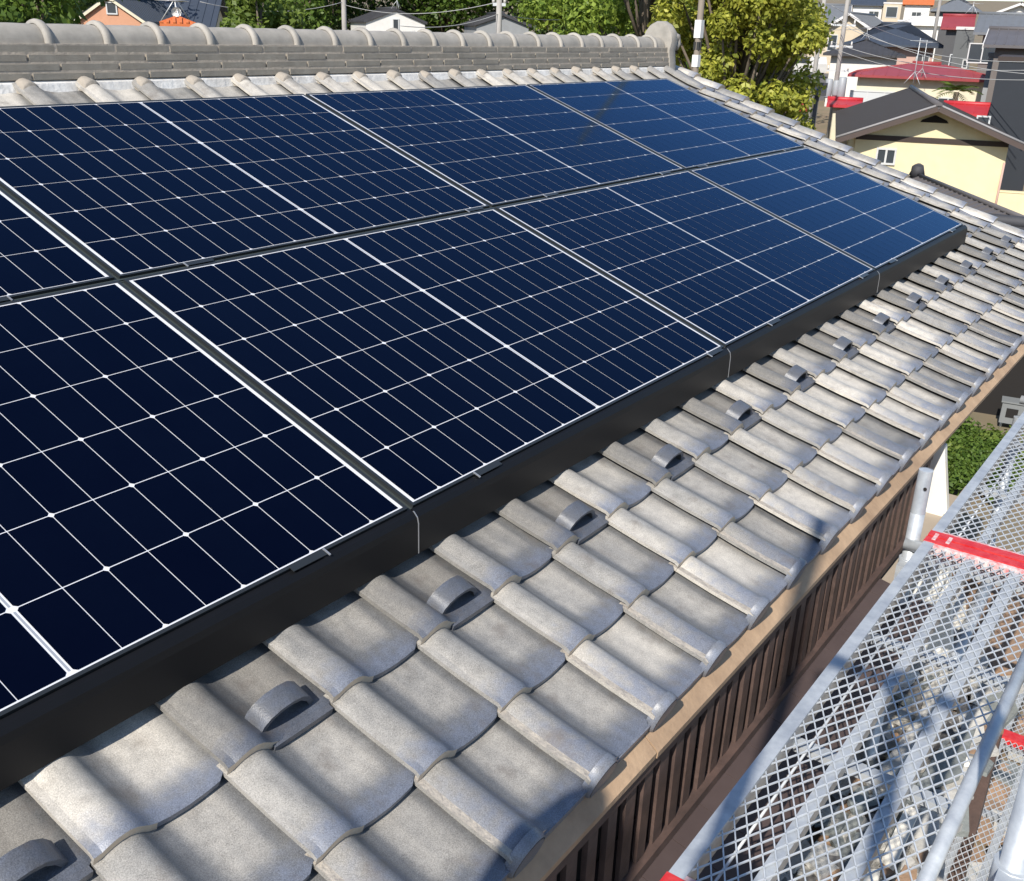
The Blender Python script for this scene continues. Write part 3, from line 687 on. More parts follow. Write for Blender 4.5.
# ------------------------------------------------------------------ vegetation
LEAVES = {
 'dark': leaf_material('leaf_dark_green', (.024, .05, .010), (.09, .15, .032)),
 'mid': leaf_material('leaf_mid_green', (.042, .09, .014), (.18, .27, .046)),
 'light': leaf_material('leaf_fresh_green', (.06, .11, .018), (.23, .30, .055)),
 'yellow': leaf_material('leaf_yellow_green', (.12, .17, .02), (.62, .60, .10)),
 'bamboo': leaf_material('leaf_bamboo', (.07, .14, .02), (.38, .48, .08)),
}
BARK = mat('bark', (.10, .075, .055), .9, noise=(6, .25, (.16, .13, .10)), bump=(20, .8))
def tree(name, label, x_, y_, h, rad, base, leaf, n=2600, ls=.16, cl=14, seed=1, low=.25, group=None, cr=.42):
    rng = random.Random(seed); z0 = ter(x_, y_) if base is None else base
    t = thing(name, label, 'tree' if h > 2.2 else 'shrub', (x_, y_, z0), 0, group)
    mb = MB(); top = h * .8
    mb.tube([(0, 0, -.2), (.02 * h, .01 * h, h * .3), (-.01 * h, .02 * h, h * .55), (0, 0, top)], [.020 * h, .015 * h, .010 * h, .004 * h], 8)
    cs = []
    for i in range(cl):
        a = rng.random() * 6.283; zz = low + (1 - low) * rng.random() ** .9; rr = rad * math.sqrt(rng.random()) * (1.0 if zz < .75 else .75 * (1.35 - zz) / .6)
        c = Vector((rr * math.cos(a), rr * math.sin(a), h * zz * .93)); cs.append((c, rad * rng.uniform(cr * .65, cr * 1.2)))
        s = Vector((0, 0, h * max(.12, zz * .55))); mb.tube([s, s.lerp(c, .55) + Vector((0, 0, -.03 * h)), c], [.006 * h, .0042 * h, .002 * h], 5)
    part('trunk', mb, BARK, t)
    cm = MB()
    for i in range(n):
        c, r = cs[rng.randrange(len(cs))]
        d = Vector((rng.gauss(0, 1), rng.gauss(0, 1), rng.gauss(0, .8))); d.normalize(); p = c + d * r * rng.random() ** .45
        if p.z < .05: continue
        nrm = (d + Vector((rng.gauss(0, .7), rng.gauss(0, .7), rng.gauss(.5, .7)))).normalized()
        u = nrm.cross(Vector((rng.gauss(0, 1), rng.gauss(0, 1), rng.gauss(0, 1)))).normalized(); v_ = nrm.cross(u)
        s_ = ls * rng.uniform(.6, 1.3); a = u * s_; b = v_ * s_ * .55
        cv = min(1, max(0, .25 + .55 * rng.random() + .25 * (((i * 7919) % len(cs)) / len(cs) - .5)))
        cm.poly([p - a, p - a * .1 + b, p + a, p - a * .1 - b], 0, False, None, cv)
    part('crown', cm, LEAVES[leaf], t); return t
def tree_at(px, D, topz, rad, *a, **k):
    p = at(px, 30, D); return p
def T(name, label, px, D, h, rad, leaf, **k):
    p = at(px, 30, D); return tree(name, label, p.x, p.y, h, rad, None, leaf, **k)
G = 'trees behind the ridge'
T('broadleaf_tree', 'big yellow-green tree hanging over the right end of the tiled roof', 742, 25, 9.5, 1.75, 'yellow', n=60000, ls=.07, cl=120, seed=11, low=.31, cr=.27)
T('broadleaf_tree', 'green tree just left of the yellow-green tree, behind the ridge end', 650, 31, 11, 2.2, 'bamboo', n=20000, ls=.09, cl=44, seed=12, low=.2, cr=.32)
T('broadleaf_tree', 'light green bamboo-like tree right of the grey house behind the ridge', 592, 36, 11, 1.9, 'bamboo', n=16000, ls=.10, cl=40, seed=13, low=.2, cr=.32)
T('broadleaf_tree', 'round fresh green tree behind the ridge, right of the orange house', 262, 24, 7.0, 1.15, 'light', n=14000, ls=.07, cl=34, seed=14, low=.3, cr=.36)
T('broadleaf_tree', 'dark green tree at the left edge behind the ridge', 12, 16, 7.0, .95, 'mid', n=14000, ls=.055, cl=34, seed=15, low=.3, cr=.36)
T('garden_shrub', 'low green shrub in front of the orange gable house', 84, 17.5, 5.35, .42, 'light', n=3500, ls=.05, cl=14, seed=16, low=.5)
k = 0
for px, D, h, rad, leaf in ((335, 86, 15, 5.5, 'dark'), (372, 94, 16, 6, 'dark'), (412, 88, 15, 5.5, 'dark'), (446, 84, 15, 5, 'mid'), (480, 90, 16, 5.5, 'dark'), (520, 84, 15, 5.5, 'mid'), (555, 80, 15, 4.8, 'dark'), (300, 76, 14, 5, 'mid'), (625, 60, 13, 5, 'mid'), (700, 60, 13, 5, 'mid'), (225, 75, 13, 5, 'mid'), (735, 62, 13, 3.0, 'dark'), (170, 100, 14, 6, 'mid'), (40, 60, 12, 4.5, 'dark'), (110, 100, 14, 6, 'dark'), (-30, 40, 11, 4, 'mid')):
    ln = {'dark': 'dark', 'mid': 'mid green'}[leaf]
    T('broadleaf_tree', '%s tree of the wood, %s' % (ln, ['left of the white house', 'just behind the white house roof', 'right of the white house gable', 'between the white and the grey house', 'behind the grey gable house', 'right of the grey gable house', 'left of the bamboo-like tree', 'beside the fresh green tree on its right', 'behind the bamboo-like tree', 'behind the ridge end tile', 'left behind the fresh green tree', 'hidden behind the yellow-green tree', 'behind the dark roof of the orange house', 'behind the left edge tree', 'far behind the orange gable', 'outside the left edge'][k]), px, D, h, rad, leaf, n=7000, ls=.22, cl=34, seed=30 + k, low=.1, group=G); k += 1
# garden shrubs beyond the eave
for i, (px, py, rad, leaf) in enumerate(((958, 452, .55, 'mid'), (978, 470, .6, 'mid'), (998, 462, .5, 'light'), (945, 470, .5, 'light'), (965, 486, .55, 'mid'))):
    p = onz(px, py, -4.5); tree('garden_shrub', ['leafy green shrub nearest the eave in the garden gap', 'leafy green shrub in the middle of the garden gap', 'yellowish shrub by the deck edge in the garden gap', 'light green shrub next to the white board', 'leafy green shrub lowest in the garden gap'][i], p.x, p.y, .55, rad * .8, None, leaf, n=4500, ls=.035, cl=20, seed=60 + i, low=.2, group='shrubs in the garden gap')

# ------------------------------------------------------------------ neighbouring houses
GLASS = mat('window_glass', (.05, .06, .07), .08, spec=.6)
WFR = mat('window_frame', (.55, .56, .56), .5)
def cmat(nm, c, r=.75, v=.82, sc=2.5): return mat(nm, c, r, noise=(sc, .3, tuple(q * v for q in c)))
CREAM = cmat('cream_wall', (.78, .68, .43)); CREAM2 = cmat('pale_cream_wall', (.72, .66, .50)); PINK = cmat('pink_wall', (.55, .36, .30)); BEIGE = cmat('beige_wall', (.62, .52, .38))
WHITE = cmat('white_wall', (.78, .76, .72)); DGREY = cmat('dark_grey_wall', (.085, .085, .09)); NAVY = cmat('navy_wall', (.020, .025, .034)); ORANGE = cmat('orange_wall', (.60, .31, .19)); GRWALL = cmat('grey_wall', (.30, .31, .32)); TAUPE = cmat('taupe_wall', (.16, .14, .13))
RBROWN = cmat('brown_ribbed_roof', (.135, .124, .126), .5, .7, 1.0); RRIB = cmat('dark_roof_rib', (.038, .034, .035), .6); RRED = cmat('red_metal_roof', (.34, .052, .058), .5, .7, 1.2); RBLUE = cmat('blue_black_roof', (.050, .062, .085), .55); RDARK = cmat('dark_old_roof', (.055, .055, .062), .7, .6, 1.5); RGREY = cmat('grey_tile_roof', (.16, .17, .185), .6); RORANGE = cmat('orange_tile_roof', (.62, .17, .05), .6); RRED2 = cmat('bright_red_roof', (.50, .035, .045), .5); TRIM = cmat('white_trim', (.72, .70, .68)); DTRIM = cmat('dark_trim', (.05, .035, .03))
CURT = mat('curtained_glass', (.55, .57, .58), .15)
def window(parent, face, L, W, pos, z0, ww, hh, panes=2, gl=None):
    """face: 'f' (local -y), 'b', 'l' (-x), 'r'"""
    def mp(a, d, z):
        return {'f': (a, -W / 2 - d, z), 'b': (-a, W / 2 + d, z), 'l': (-L / 2 - d, -a, z), 'r': (L / 2 + d, a, z)}[face]
    def bx(mb, a0, a1, d0, d1, z0_, z1_):
        p = [mp(a0, d1, z0_), mp(a1, d1, z0_), mp(a1, d0, z0_), mp(a0, d0, z0_), mp(a0, d1, z1_), mp(a1, d1, z1_), mp(a1, d0, z1_), mp(a0, d0, z1_)]; mb.hexa(p)
    f = MB(); t = .06
    bx(f, pos - ww / 2, pos + ww / 2, .002, .06, z0, z0 + t); bx(f, pos - ww / 2, pos + ww / 2, .002, .06, z0 + hh - t, z0 + hh)
    for i in range(panes + 1):
        a = pos - ww / 2 + (ww - t) * i / panes; bx(f, a, a + t, .002, .055, z0 + t, z0 + hh - t)
    o = part('window', f, WFR, parent); g = MB(); bx(g, pos - ww / 2 + t, pos + ww / 2 - t, .004, .03, z0 + t, z0 + hh - t); part('pane', g, CURT if gl else GLASS, o)
def gable(name, label, cx, cy, yaw, L, W, eave, ridge, base, wall, roofm, ridge_axis='x', oh=.5, rib=.4, wins=(), hip=0., trim=None, cat='house', th=.11, ridgecap=True, tw_=.20, cap_r=.10, ribw=.05):
    """local box LxW; eave/ridge/base are world z. returns the thing"""
    t = thing(name, label, cat, (cx, cy, base), yaw)
    e, r = eave - base, ridge - base
    if ridge_axis == 'x': A, B, sw = L, W, lambda a, b, z: (a, b, z)
    else: A, B, sw = W, L, lambda a, b, z: (-b, a, z)
    k = (r - e) / (B / 2 + oh)
    we = e + k * oh - .02
    mb = MB(); mb.box(-A / 2, A / 2, -B / 2, B / 2, -1.5, we, 0, sw)
    if hip == 0: mb.prism([sw(-A / 2, -B / 2, we + .001), sw(-A / 2, B / 2, we + .001), sw(-A / 2, 0, we + k * B / 2)][::(1 if ridge_axis == 'x' else 1)], Vector(sw(A, 0, 0)))
    part('wall', mb, wall, t)
    rf = MB(); a, b = A / 2 + oh, B / 2 + oh; hr = hip
    for s in (-1, 1):
        P = [(-a, s * b, e), (a, s * b, e), (a - hr, 0, r), (-a + hr, 0, r)]
        lo = [sw(*p) for p in P]; hi = [sw(p[0], p[1], p[2] + th) for p in P]
        if s > 0: lo = lo[::-1]; hi = hi[::-1]
        rf.hexa(lo + hi)
        if rib:
            x_ = -a + .03
            while x_ < a:
                if hr: yl = max(0, 1 - min((x_ + a), (a - x_)) / hr) if hr else 0
                else: yl = 0
                y1 = s * b * yl; z1 = e + (r - e) * (1 - yl)
                if yl < .97: rf.beam(sw(x_, s * b, e + th + .006), sw(x_, y1, z1 + th + .006), ribw, .05, 1 if ribw > .06 else 0)  # wide ribs take a darker colour than the roof between them
                x_ += rib
    if hr:
        for s in (-1, 1):
            P = [(s * a, -b, e), (s * a, b, e), (s * (a - hr), 0, r)]
            lo = [sw(*p) for p in P]; hi = [sw(p[0], p[1], p[2] + th + .003) for p in P]
            n = len(rf.v); rf.v.extend(lo + hi)
            for q in ((0, 2, 1), (3, 4, 5), (0, 1, 4, 3), (1, 2, 5, 4), (2, 0, 3, 5)): rf.face([n + i for i in q])
            if rib:
                y_ = -b + .03
                while y_ < b:
                    f = 1 - abs(y_) / b
                    if f > .05: rf.beam(sw(s * a, y_, e + th + .008), sw(s * (a - hr * f), y_, e + (r - e) * f + th + .008), .05, .05)
                    y_ += rib
    ro = part('roof', rf, [roofm, RRIB], t)
    if ridgecap:
        rc = MB(); rc.tube([sw(-a + hr - .02, 0, r + th + .03), sw(a - hr + .02, 0, r + th + .03)], cap_r, 8); part('ridge_cap', rc, roofm, ro)
    if trim and not hip:
        for s in (-1, 1):
            for q in (-1, 1):
                tm = MB(); tm.beam(sw(q * (a + .012), s * b, e + th * .3), sw(q * (a + .012), s * .02, r + th * .3), .05, tw_)
                part('verge_board', tm, trim, ro)
    for wv in wins: window(t, *((wv[0], L, W) + tuple(wv[1:])))
    return t
def az(px, py=30):
    d = pix(px, py); return math.atan2(d.y, d.x)
def zat(px, py, D): return at(px, py, D).z

# yellow house, gable end facing the camera
yaw = R(19.5) - math.pi / 2
A = onz(939.2, 106.7, -1.2); dr = Vector((math.cos(R(19.5)), math.sin(R(19.5)), 0)); half = 2.72; oh = .62
ctr = A + dr * (13.0 / 2)
LY = 13.0 - 2 * oh
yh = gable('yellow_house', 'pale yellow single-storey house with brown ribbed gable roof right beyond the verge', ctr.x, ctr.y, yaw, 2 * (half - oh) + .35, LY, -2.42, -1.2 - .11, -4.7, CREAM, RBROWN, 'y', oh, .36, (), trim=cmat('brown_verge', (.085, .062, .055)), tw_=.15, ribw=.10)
for s_ in (-1, 1):
    mb = MB(); k_ = (-1.2 - .11 + 2.42) / ((2 * (half - oh) + .35) / 2 + oh); xb = (2 * (half - oh) + .35) / 2 + oh
    mb.tube([(s_ * xb, -LY / 2 - oh + .03, -2.42 + 4.7 + .15), (0, -LY / 2 - oh + .03, -1.31 + 4.7 + .15)], .042, 8); part('verge_tile', mb, cmat('pale_verge_tile', (.30, .29, .29)), yh)
W2 = LY / 2; WX = 2 * (half - oh) + .35
mb = MB(); mb.box(-WX / 2, WX / 2, -W2 - .03, -W2 - .003, 2.36, 2.52); part('beam', mb, DTRIM, yh)
mb = MB(); mb.prism([(-.42, -W2 - .02, 2.98), (.42, -W2 - .02, 2.98), (.36, -W2 - .02, 3.06), (0, -W2 - .02, 3.21), (-.36, -W2 - .02, 3.06)][::-1], (0, .017, 0)); part('gable_vent', mb, NEARBLACK, yh)
window(yh, 'f', WX, LY, -1.28, 1.62, .62, .52)
mb = MB(); mb.tube([(WX / 2 - .03, -W2 - .05, 1.9), (WX / 2 - .03, -W2 - .05, -.2)], .035, 8); part('downpipe', mb, PINK, yh)
mb = MB(); mb.box(WX / 2 + .02, WX / 2 + 4, -W2 + .3, -W2 + .5, -1, .95); mb.box(WX / 2 + .02, WX / 2 + 4.02, -W2 + .28, -W2 + .52, .952, 1.0); part('garden_wall', mb, CREAM, yh)
# brown-roofed shed between our verge and the yellow house
pa, pb = onz(916, 177, -2.55), onz(1040, 229, -2.55); dd = (pb - pa); yaw2 = math.atan2(dd.y, dd.x); mid_ = (pa + pb) / 2
nrm = Vector((-math.sin(yaw2), math.cos(yaw2), 0))
sh = gable('brown_roofed_shed', 'low shed with brown ridged roof between the tiled verge and the yellow house', mid_.x, mid_.y, yaw2, dd.length - .6, 3.0, -3.35, -2.62, -4.7, WALLC, RBROWN, 'x', .3, .3, trim=DTRIM, cat='shed', cap_r=.055)
mb = MB(); mb.tube([(-dd.length / 2 - .12, 0, 2.20), (-dd.length / 2 + .02, 0, 2.34), (-dd.length / 2 + .12, 0, 2.42)], [.10, .16, .10], 10); mb.tube([(-dd.length / 2 + .05, 0, 2.2), (-dd.length / 2 + .1, 0, 2.45)], [.2, .11], 10); part('ridge_end', mb, RDARK, sh)

def house_px(name, label, pl, pr, D, eave_py, ridge_py, wall, roofm, depth, axis='x', hip=0., oh=.5, rib=.5, wins=(), trim=None, yawoff=0., cat='house', th=.12, tw=.2):
    """front eave from pixel pl to pr at distance D; heights from pixel rows at the centre column"""
    pm = (pl + pr) / 2; c = at(pm, eave_py, D); a_ = az(pm, eave_py); dirv = Vector((math.cos(a_), math.sin(a_), 0))
    L = (at(pl, eave_py, D) - at(pr, eave_py, D)).length
    yaw = a_ - math.pi / 2 + R(yawoff)
    cc = c + Vector((math.cos(yaw + math.pi / 2), math.sin(yaw + math.pi / 2), 0)) * (depth / 2)
    Dr = D + (depth / 2 if axis == 'x' else 0)
    base = ter(cc.x, cc.y); e = zat(pm, eave_py, D); r = zat(pm, ridge_py, Dr) - th
    return gable(name, label, cc.x, cc.y, yaw, L - 2 * oh, depth - 2 * oh, e, r, base, wall, roofm, axis, oh, rib, wins, hip, trim, cat, th, True, tw)
# windows are given as (face, along, height above the base, width, height)
rh = house_px('red_roofed_house', 'cream house with long low hipped red metal roof behind the yellow house', 845, 1003, 58, 80, 64, CREAM2, RRED, 8.0, hip=3.0, oh=.5, rib=.6, wins=(('f', -2.2, .9, 2.6, 1.15, 3, 'CURT'), ('f', 1.3, 1.0, 1.0, .9, 2)))
house_px('low_red_shed', 'low bright red roof right of the yellow house gable', 940, 1010, 47, 117, 105, CREAM2, RRED2, 3.5, oh=.3, rib=.4, cat='shed')
house_px('low_red_shed', 'low bright red roof left of the yellow house, in front of the cream wall', 826, 862, 49, 108, 100, CREAM2, RRED2, 3.0, oh=.3, rib=.4, cat='shed')
house_px('low_red_shed', 'low red roof beside the yellow-green tree at the road', 780, 810, 46, 112, 100, CREAM2, RRED2, 3.0, oh=.3, rib=.4, cat='shed')
house_px('small_dark_shed', 'small dark shed below the transformer pole', 808, 826, 44, 96, 86, DGREY, RDARK, 2.5, oh=.25, rib=.4, cat='shed')
house_px('pink_house', 'house with blue-black hipped roof and pink wall behind the red roof', 840, 945, 80, 47, 24, PINK, RBLUE, 9.0, hip=4.5, oh=.7, rib=.45, wins=(('f', 2.1, 1.3, .9, 1.2, 2),))
house_px('old_dark_roofed_house', 'grey house with worn dark roof just above the red roof', 822, 906, 70, 57, 40, WHITE, RDARK, 6.0, hip=2.6, oh=.5, rib=.35)
house_px('beige_house', 'beige gable house with white verge boards right of the yellow-green tree', 815, 878, 96, 34, 13, BEIGE, RGREY, 9, axis='y', oh=.5, rib=.5, wins=(('f', -1.2, 1.7, .8, 1.3, 1), ('f', -2.2, 2.0, .4, 1.0, 1)), trim=TRIM, yawoff=-14)
house_px('grey_tiled_house', 'house with pale grey roof left behind the beige gable house', 806, 850, 112, 24, 5, BEIGE, RGREY, 8, oh=.5, rib=.5, trim=TRIM)
house_px('tall_dark_house', 'tall dark grey house with ribbed grey roof at the upper right', 972, 1062, 62, 36, 15, TAUPE, RGREY, 8, oh=.5, rib=.35, wins=(('f', -1.5, 3.2, 1.4, 1.0, 2),))
mbh = house_px('dark_red_roofed_house', 'dark grey house with maroon roof left of the tall dark house', 940, 974, 78, 30, 16, DGREY, RRED, 6, oh=.4, rib=.4, wins=(('f', .3, 1.4, .9, 1.4, 1),))
def block(name, label, pl, pr, D, top_py, depth, wall, wins=(), cat='house', cap=None, bottom=None):
    pm = (pl + pr) / 2; a_ = az(pm, top_py); c = at(pm, top_py, D) + Vector((math.cos(a_), math.sin(a_), 0)) * depth / 2
    L = (at(pl, top_py, D) - at(pr, top_py, D)).length; base = ter(c.x, c.y)
    t = thing(name, label, cat, (c.x, c.y, base), a_ - math.pi / 2); h = zat(pm, top_py, D) - base
    mb = MB(); mb.box(-L / 2, L / 2, -depth / 2, depth / 2, -1.5, h); part('wall', mb, wall, t)
    mb = MB(); mb.box(-L / 2 - .06, L / 2 + .06, -depth / 2 - .06, depth / 2 + .06, h + .002, h + .16); part('parapet', mb, cap or TRIM, t)
    for wv in wins: window(t, *((wv[0], L, depth) + tuple(wv[1:])))
    return t
block('grey_tower_house', 'narrow grey house front with pale parapet between the maroon roof and the tall dark house', 957, 976, 68, 30, 5, cmat('slate_green_wall', (.13, .14, .145)), (('f', .25, 2.6, .3, .5, 1),))
block('navy_house', 'navy black boxy house at the right edge with a small wall lamp', 999, 1050, 44, 62, 7, NAVY, (('f', -1.0, 1.9, .5, .8, 1),), cap=DTRIM)
block('grey_slit_house', 'pale grey narrow wall left of the navy house', 989, 1000, 54, 57, 3, GRWALL, (), cap=GRWALL)
house_px('brown_roofed_house', 'house with brown roof and white gable trim at the right edge above the navy house', 982, 1075, 52, 49, 30, TAUPE, RBROWN, 7, oh=.5, rib=.4, trim=TRIM)
block('white_apartment', 'white flat building behind the blue-black roof', 898, 930, 120, 22, 8, WHITE, (('f', -1.0, 2.2, .9, 1.0, 2), ('f', 1.2, 2.2, .9, 1.0, 2)))
house_px('white_gabled_house', 'white house with low white roof edges right of the blue-black hip', 908, 944, 105, 26, 18, WHITE, WHITE, 7, oh=.4, rib=0)
house_px('orange_roofed_house', 'white house with orange tile roof at the top of the hill', 902, 934, 150, 5, -5, WHITE, RORANGE, 8, oh=.4, rib=.6, wins=(('f', 0, 2.6, 1.2, 1.2, 2),))
block('arched_cream_house', 'cream house front with a dark arched opening at the top of the picture', 884, 902, 138, 4, 6, BEIGE, (('f', 0, 3.4, 1.3, 1.2, 1),))
house_px('navy_roofed_house', 'white house with navy roof above the beige gable', 850, 886, 140, 6, -8, WHITE, RBLUE, 8, oh=.4, rib=.6, wins=(('f', .8, 2.8, 1.2, 1.2, 2),))
house_px('grey_hill_house', 'dark house with wide grey roof left of the gabled one at the top right', 930, 982, 128, 12, -2, DGREY, RGREY, 8, hip=3, oh=.5, rib=.6)
house_px('white_gable_dark_roof_house', 'dark-roofed house with white triangular gable at the top right corner', 985, 1052, 110, 18, 3, WHITE, RDARK, 9, axis='y', oh=.5, rib=.6, trim=TRIM)
house_px('orange_gable_house', 'orange walled house with navy roof behind the left part of the ridge', 73, 148, 54, 24, -4, ORANGE, RBLUE, 9, axis='y', oh=.12, rib=.45, wins=(('f', .1, 4.9, .5, .55, 1),), trim=CREAM2, yawoff=-16, tw=.12)
house_px('navy_roofed_house', 'wide navy roof right of the orange gable', 128, 216, 60, 30, -6, CREAM2, RBLUE, 8, oh=.4, rib=.45, yawoff=-10)
house_px('orange_roofed_hut', 'small orange tiled hip roof peeping over the ridge', 160, 196, 22, 27, 17, ORANGE, RORANGE, .9, hip=.35, oh=.1, rib=.12, cat='roof', th=.05)
house_px('white_gabled_house', 'white gable house with small attic window behind the middle of the ridge', 364, 428, 66, 24, 9, WHITE, RDARK, 7, axis='y', oh=.12, rib=.5, wins=(('f', .0, 3.75, .40, .7, 1), ('f', 1.0, 2.5, .9, .7, 1)), yawoff=10)
house_px('grey_gabled_house', 'grey blue gable house behind the ridge, right of the white house', 474, 532, 62, 27, 14, GRWALL, RDARK, 7, axis='y', oh=.15, rib=.5, yawoff=8)
# shed put in for the shade beyond the eave, walls painted near-black; with a grey air conditioner
c = Vector((15.6, .5, 0)); a_ = math.atan2(c.y - CAM.y, c.x - CAM.x)
gs = gable('shade_painted_shed', 'shed with near-black walls painted in as shade, beyond the eave at the right edge', 16.2, .9, a_ - math.pi / 2, 4.2, 3.0, -2.75, -2.1, -4.7, NEARBLACK, RDARK, 'x', .4, .4, cat='shed')
t = thing('meter_box', 'pale grey box on thin legs in front of the dark shed', 'meter box', tuple(onz(1009, 428, -4.7)), a_ - math.pi / 2)
mb = MB(); mb.box(-.16, .16, -.11, .11, .10, .42); mb.box(-.18, .18, -.13, .13, .422, .445); part('case', mb, cmat('box_case', (.20, .21, .21)), t)
mb = MB(); mb.box(-.09, .07, -.118, -.112, .20, .34); part('cover', mb, NEARBLACK, t)
for sx in (-.12, .12):
    mb = MB(); mb.tube([(sx, 0, 0), (sx, 0, .10)], .018, 8); part('leg', mb, GALV, t)

# ------------------------------------------------------------------ poles, wires, antennas, car, palm
CONC = mat('concrete_pole', (.42, .40, .37), .85, noise=(3, .2, (.34, .32, .30)))
STEEL = mat('pale_steel', (.62, .63, .63), .45, metal=.4)
WIRE = mat('cable_black', (.05, .05, .055), .6); WIREL = mat('cable_pale', (.45, .45, .44), .6)
def pole(px, py, D, ztop, lab, r=.15, kit=None, base=None, mt=None):
    p = at(px, py, D); b = ter(p.x, p.y) if base is None else base
    t = thing('utility_pole', lab, 'utility pole', (p.x, p.y, b)); mb = MB(); h = ztop - b
    mb.tube([(0, 0, -.3), (0, 0, h)], [r, r * .7], 12); part('shaft', mb, mt or CONC, t); a = az(px, py)
    ux, uy = math.sin(a), -math.cos(a)
    def arm(z, l, name='cross_arm'):
        m_ = MB(); m_.beam((-ux * l / 2, -uy * l / 2, z - b), (ux * l / 2, uy * l / 2, z - b), .08, .08); o = part(name, m_, STEEL, t)
        i_ = MB()
        for s in (-.44, .44): i_.tube([(ux * l * s, uy * l * s, z - b + .04), (ux * l * s, uy * l * s, z - b + .22)], [.05, .03], 8)
        part('insulator', i_, PLASTER, o)
    for k_ in (kit or []):
        if k_[0] == 'arm': arm(k_[1], k_[2])
        elif k_[0] == 'can':
            m_ = MB(); z = k_[1] - b; ox, oy = ux * k_[2], uy * k_[2]; m_.tube([(ox, oy, z), (ox, oy, z + .06), (ox, oy, z + k_[3] - .05), (ox, oy, z + k_[3])], [k_[4] * .8, k_[4], k_[4], k_[4] * .7], 12); part('transformer', m_, k_[5], t)
        elif k_[0] == 'box':
            m_ = MB(); z = k_[1] - b; m_.box(-k_[2], k_[2], -k_[2], k_[2], z, z + k_[3]); part('sleeve_box', m_, k_[4], t)
    return t
pole(344, 15, 40, 6.5, 'pale utility pole behind the ridge, left of the white house', .11)
pole(499, 15, 30, 5.0, 'pale utility pole in front of the grey gable house', .10, [('arm', 1.25, .35)])
wht = cmat('white_sleeve', (.80, .79, .76)); blk = cmat('black_box', (.03, .03, .03))
pz = lambda py: zat(695, py, 14.5)
pole(699, 30, 14.5, 4.2, 'slim pole with white and black sleeves beside the ridge end tile', .05, [('box', pz(38), .046, pz(20) - pz(38), wht), ('box', pz(50), .04, pz(42) - pz(50), blk), ('box', pz(67), .042, pz(55) - pz(67), wht)], mt=cmat('weathered_pole', (.24, .20, .16)))
TRM = cmat('transformer_grey', (.34, .36, .38), .5)
pole(838, 70, 52, 7.5, 'utility pole with transformers in front of the beige gable house', .12, [('arm', 2.6, 1.4), ('arm', -.75, 1.0), ('can', -1.95, -.30, .85, .17, TRM), ('can', -1.95, .28, .95, .19, TRM), ('can', -1.85, .02, .7, .15, TRM), ('arm', 1.2, 1.0), ('arm', .3, 1.0)])
pole(815, 70, 43, 5.2, 'slim pale pole beside the road, left of the transformer pole', .10)
pole(936, 25, 85, 10, 'pale tall pole behind the blue-black hipped roof', .14)
def wire(p, q, sag, lab, r=.012, mt=None):
    p, q = Vector(p), Vector(q); pts = [p.lerp(q, i / 14) - Vector((0, 0, sag * 4 * (i / 14) * (1 - i / 14))) for i in range(15)]
    mb = MB(); mb.tube(pts, r, 5); solo('overhead_wire', mb, mt or WIREL, lab, 'wire', 'overhead wires', loc=tuple(p))
wl = [((499, 14, 30), (560, 20, 34), .05), ((499, 14, 30), (400, 26, 26), .15), ((832, 15, 52), (1040, 75, 40), .5), ((832, 20, 52), (1040, 62, 40), .5), ((832, 42, 52), (1040, 70, 41), .4), ((832, 48, 52), (1040, 80, 41), .4), ((936, 8, 85), (832, 30, 52), .4), ((832, 6, 52), (936, 45, 84), .3), ((344, 2, 40), (200, 2, 36), .3), ((344, 5, 40), (499, 2, 30), .3)]
for i, (a, b, s) in enumerate(wl):
    wire(at(*a), at(*b), s, ['pale cable from the grey house pole to the right', 'pale cable from the grey house pole to the left', 'uppermost cable from the transformer pole to the right edge', 'second cable from the transformer pole to the right edge', 'third cable from the transformer pole to the right edge', 'lowest cable from the transformer pole to the right edge', 'cable between the transformer pole and the far tall pole', 'cable crossing the blue-black hipped roof', 'cable from the left utility pole to the left', 'cable between the two poles behind the ridge'][i], .010 if i < 2 or i > 7 else .013)
def antenna(px, py_base, py_top, D, lab):
    p = at(px, py_base, D); h = zat(px, py_top, D) - p.z; t = thing('tv_antenna', lab, 'antenna', tuple(p))
    mb = MB(); mb.tube([(0, 0, 0), (0, 0, h)], .016, 6)
    for a in (0, 2.1, 4.2): mb.tube([(0, 0, .45), (.35 * math.cos(a), .35 * math.sin(a), 0)], .012, 5)
    part('mast', mb, STEEL, t)
    mb = MB(); a = R(40); ca, sa = math.cos(a), math.sin(a); mb.tube([(-.6 * ca, -.6 * sa, h - .1), (.6 * ca, .6 * sa, h - .1)], .014, 5)
    for i in range(7):
        s = -.55 + i * .18; l = .28 - .02 * i; mb.tube([(s * ca - l * sa, s * sa + l * ca, h - .1), (s * ca + l * sa, s * sa - l * ca, h - .1)], .007, 4)
    part('aerial', mb, STEEL, t)
antenna(913, 84, 38, 45, 'tall antenna mast rising over the yellow house ridge')
antenna(921, 78, 40, 58, 'antenna mast standing on the red roof')
antenna(866, 40, 26, 78, 'small antenna on the blue-black hipped roof')
antenna(972, 14, 2, 66, 'antenna on the ridge of the tall dark house')
antenna(397, 9, -4, 64, 'antenna on the white gable house behind the ridge')
antenna(177, 22, -4, 24, 'antenna mast over the orange roof knob')
t = thing('satellite_dish', 'white satellite dish over the orange roof knob behind the ridge', 'satellite dish', tuple(at(177, 20, 23.8)))
mb = MB(); n = 18; a_ = az(177, 14); cy_ = Vector((math.cos(a_), math.sin(a_), 0)); ri = Vector((math.sin(a_), -math.cos(a_), 0))
rings = []
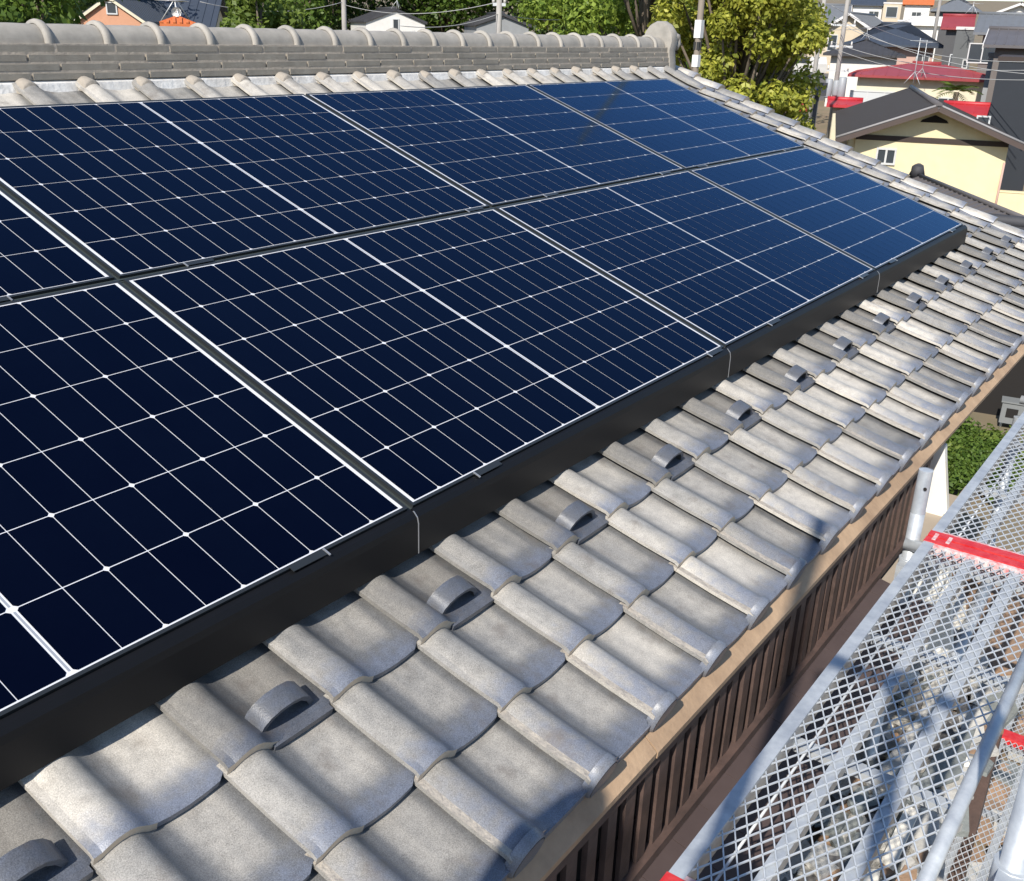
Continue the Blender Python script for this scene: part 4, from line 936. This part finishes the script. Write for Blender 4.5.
for rr, dd_ in ((0, .05), (.05, .045), (.085, .025), (.10, 0)):
    rings.append([tuple(ri * (rr * math.cos(6.2832 * j / n)) + Vector((0, 0, .14 + rr * math.sin(6.2832 * j / n))) + cy_ * dd_) for j in range(n + 1)])
mb.grid(rings); part('dish', mb, WHITE, t); mb = MB(); mb.tube([tuple(cy_ * .06 + Vector((0, 0, -.1))), tuple(cy_ * .06 + Vector((0, 0, .14)))], .012, 6); part('mount', mb, STEEL, t)
# parked white car on the road
p = at(806, 66, 92); t = thing('parked_car', 'small white car parked beside the road right of the yellow-green tree', 'car', (p.x, p.y, ter(p.x, p.y) + .07), R(60))
t.location.z = p.z - .7
mb = MB(); prof = [(-1.7, .25), (1.7, .25), (1.72, .75), (1.2, .85), (.75, 1.4), (-1.45, 1.45), (-1.68, .9)]
mb.prism([(a, -.75, b) for a, b in prof], (0, 1.5, 0)); part('body', mb, WHITE, t)
mb = MB(); mb.prism([(-1.3, -.77, .92), (.98, -.77, .92), (.66, -.77, 1.32), (-1.3, -.77, 1.36)], (0, 1.54, 0)); part('window', mb, GLASS, t)
for sx in (-1.1, 1.1):
    for sy in (-.7, .7):
        mb = MB(); mb.tube([(sx, sy - .09, .3), (sx, sy + .09, .3)], .3, 14); part('wheel', mb, blk, t)
mb = MB(); rr = [Vector((p.x, p.y, 0))]
# palm in front of the cream house
p = at(953, 112, 50); t = thing('palm_tree', 'small palm with spiky fronds in front of the cream house', 'palm', (p.x, p.y, ter(p.x, p.y))); hp = zat(953, 92, 50) - ter(p.x, p.y)
mb = MB(); mb.tube([(0, 0, -.2), (.03, 0, hp * .5), (0, 0, hp)], [.16, .13, .11], 8); part('trunk', mb, BARK, t)
rng = random.Random(8)
mb = MB()
for i in range(22):
    a = i * 2.4; el = rng.uniform(-.3, 1.0); L_ = rng.uniform(.8, 1.2); d = Vector((math.cos(a) * math.cos(el), math.sin(a) * math.cos(el), math.sin(el))); sd = Vector((-math.sin(a), math.cos(a), 0))
    for j in range(9):
        s = .2 + .8 * j / 8; q = Vector((0, 0, hp)) + d * L_ * s - Vector((0, 0, .45 * L_ * s * s)); l = .32 * (1 - abs(s - .55))
        for sg in (-1, 1):
            e = q + sd * sg * l + d * .15 - Vector((0, 0, .12)); mb.poly([q - d * .03, q + d * .03, e], 0, False, None, rng.random())
part('frond', mb, LEAVES['mid'], t)
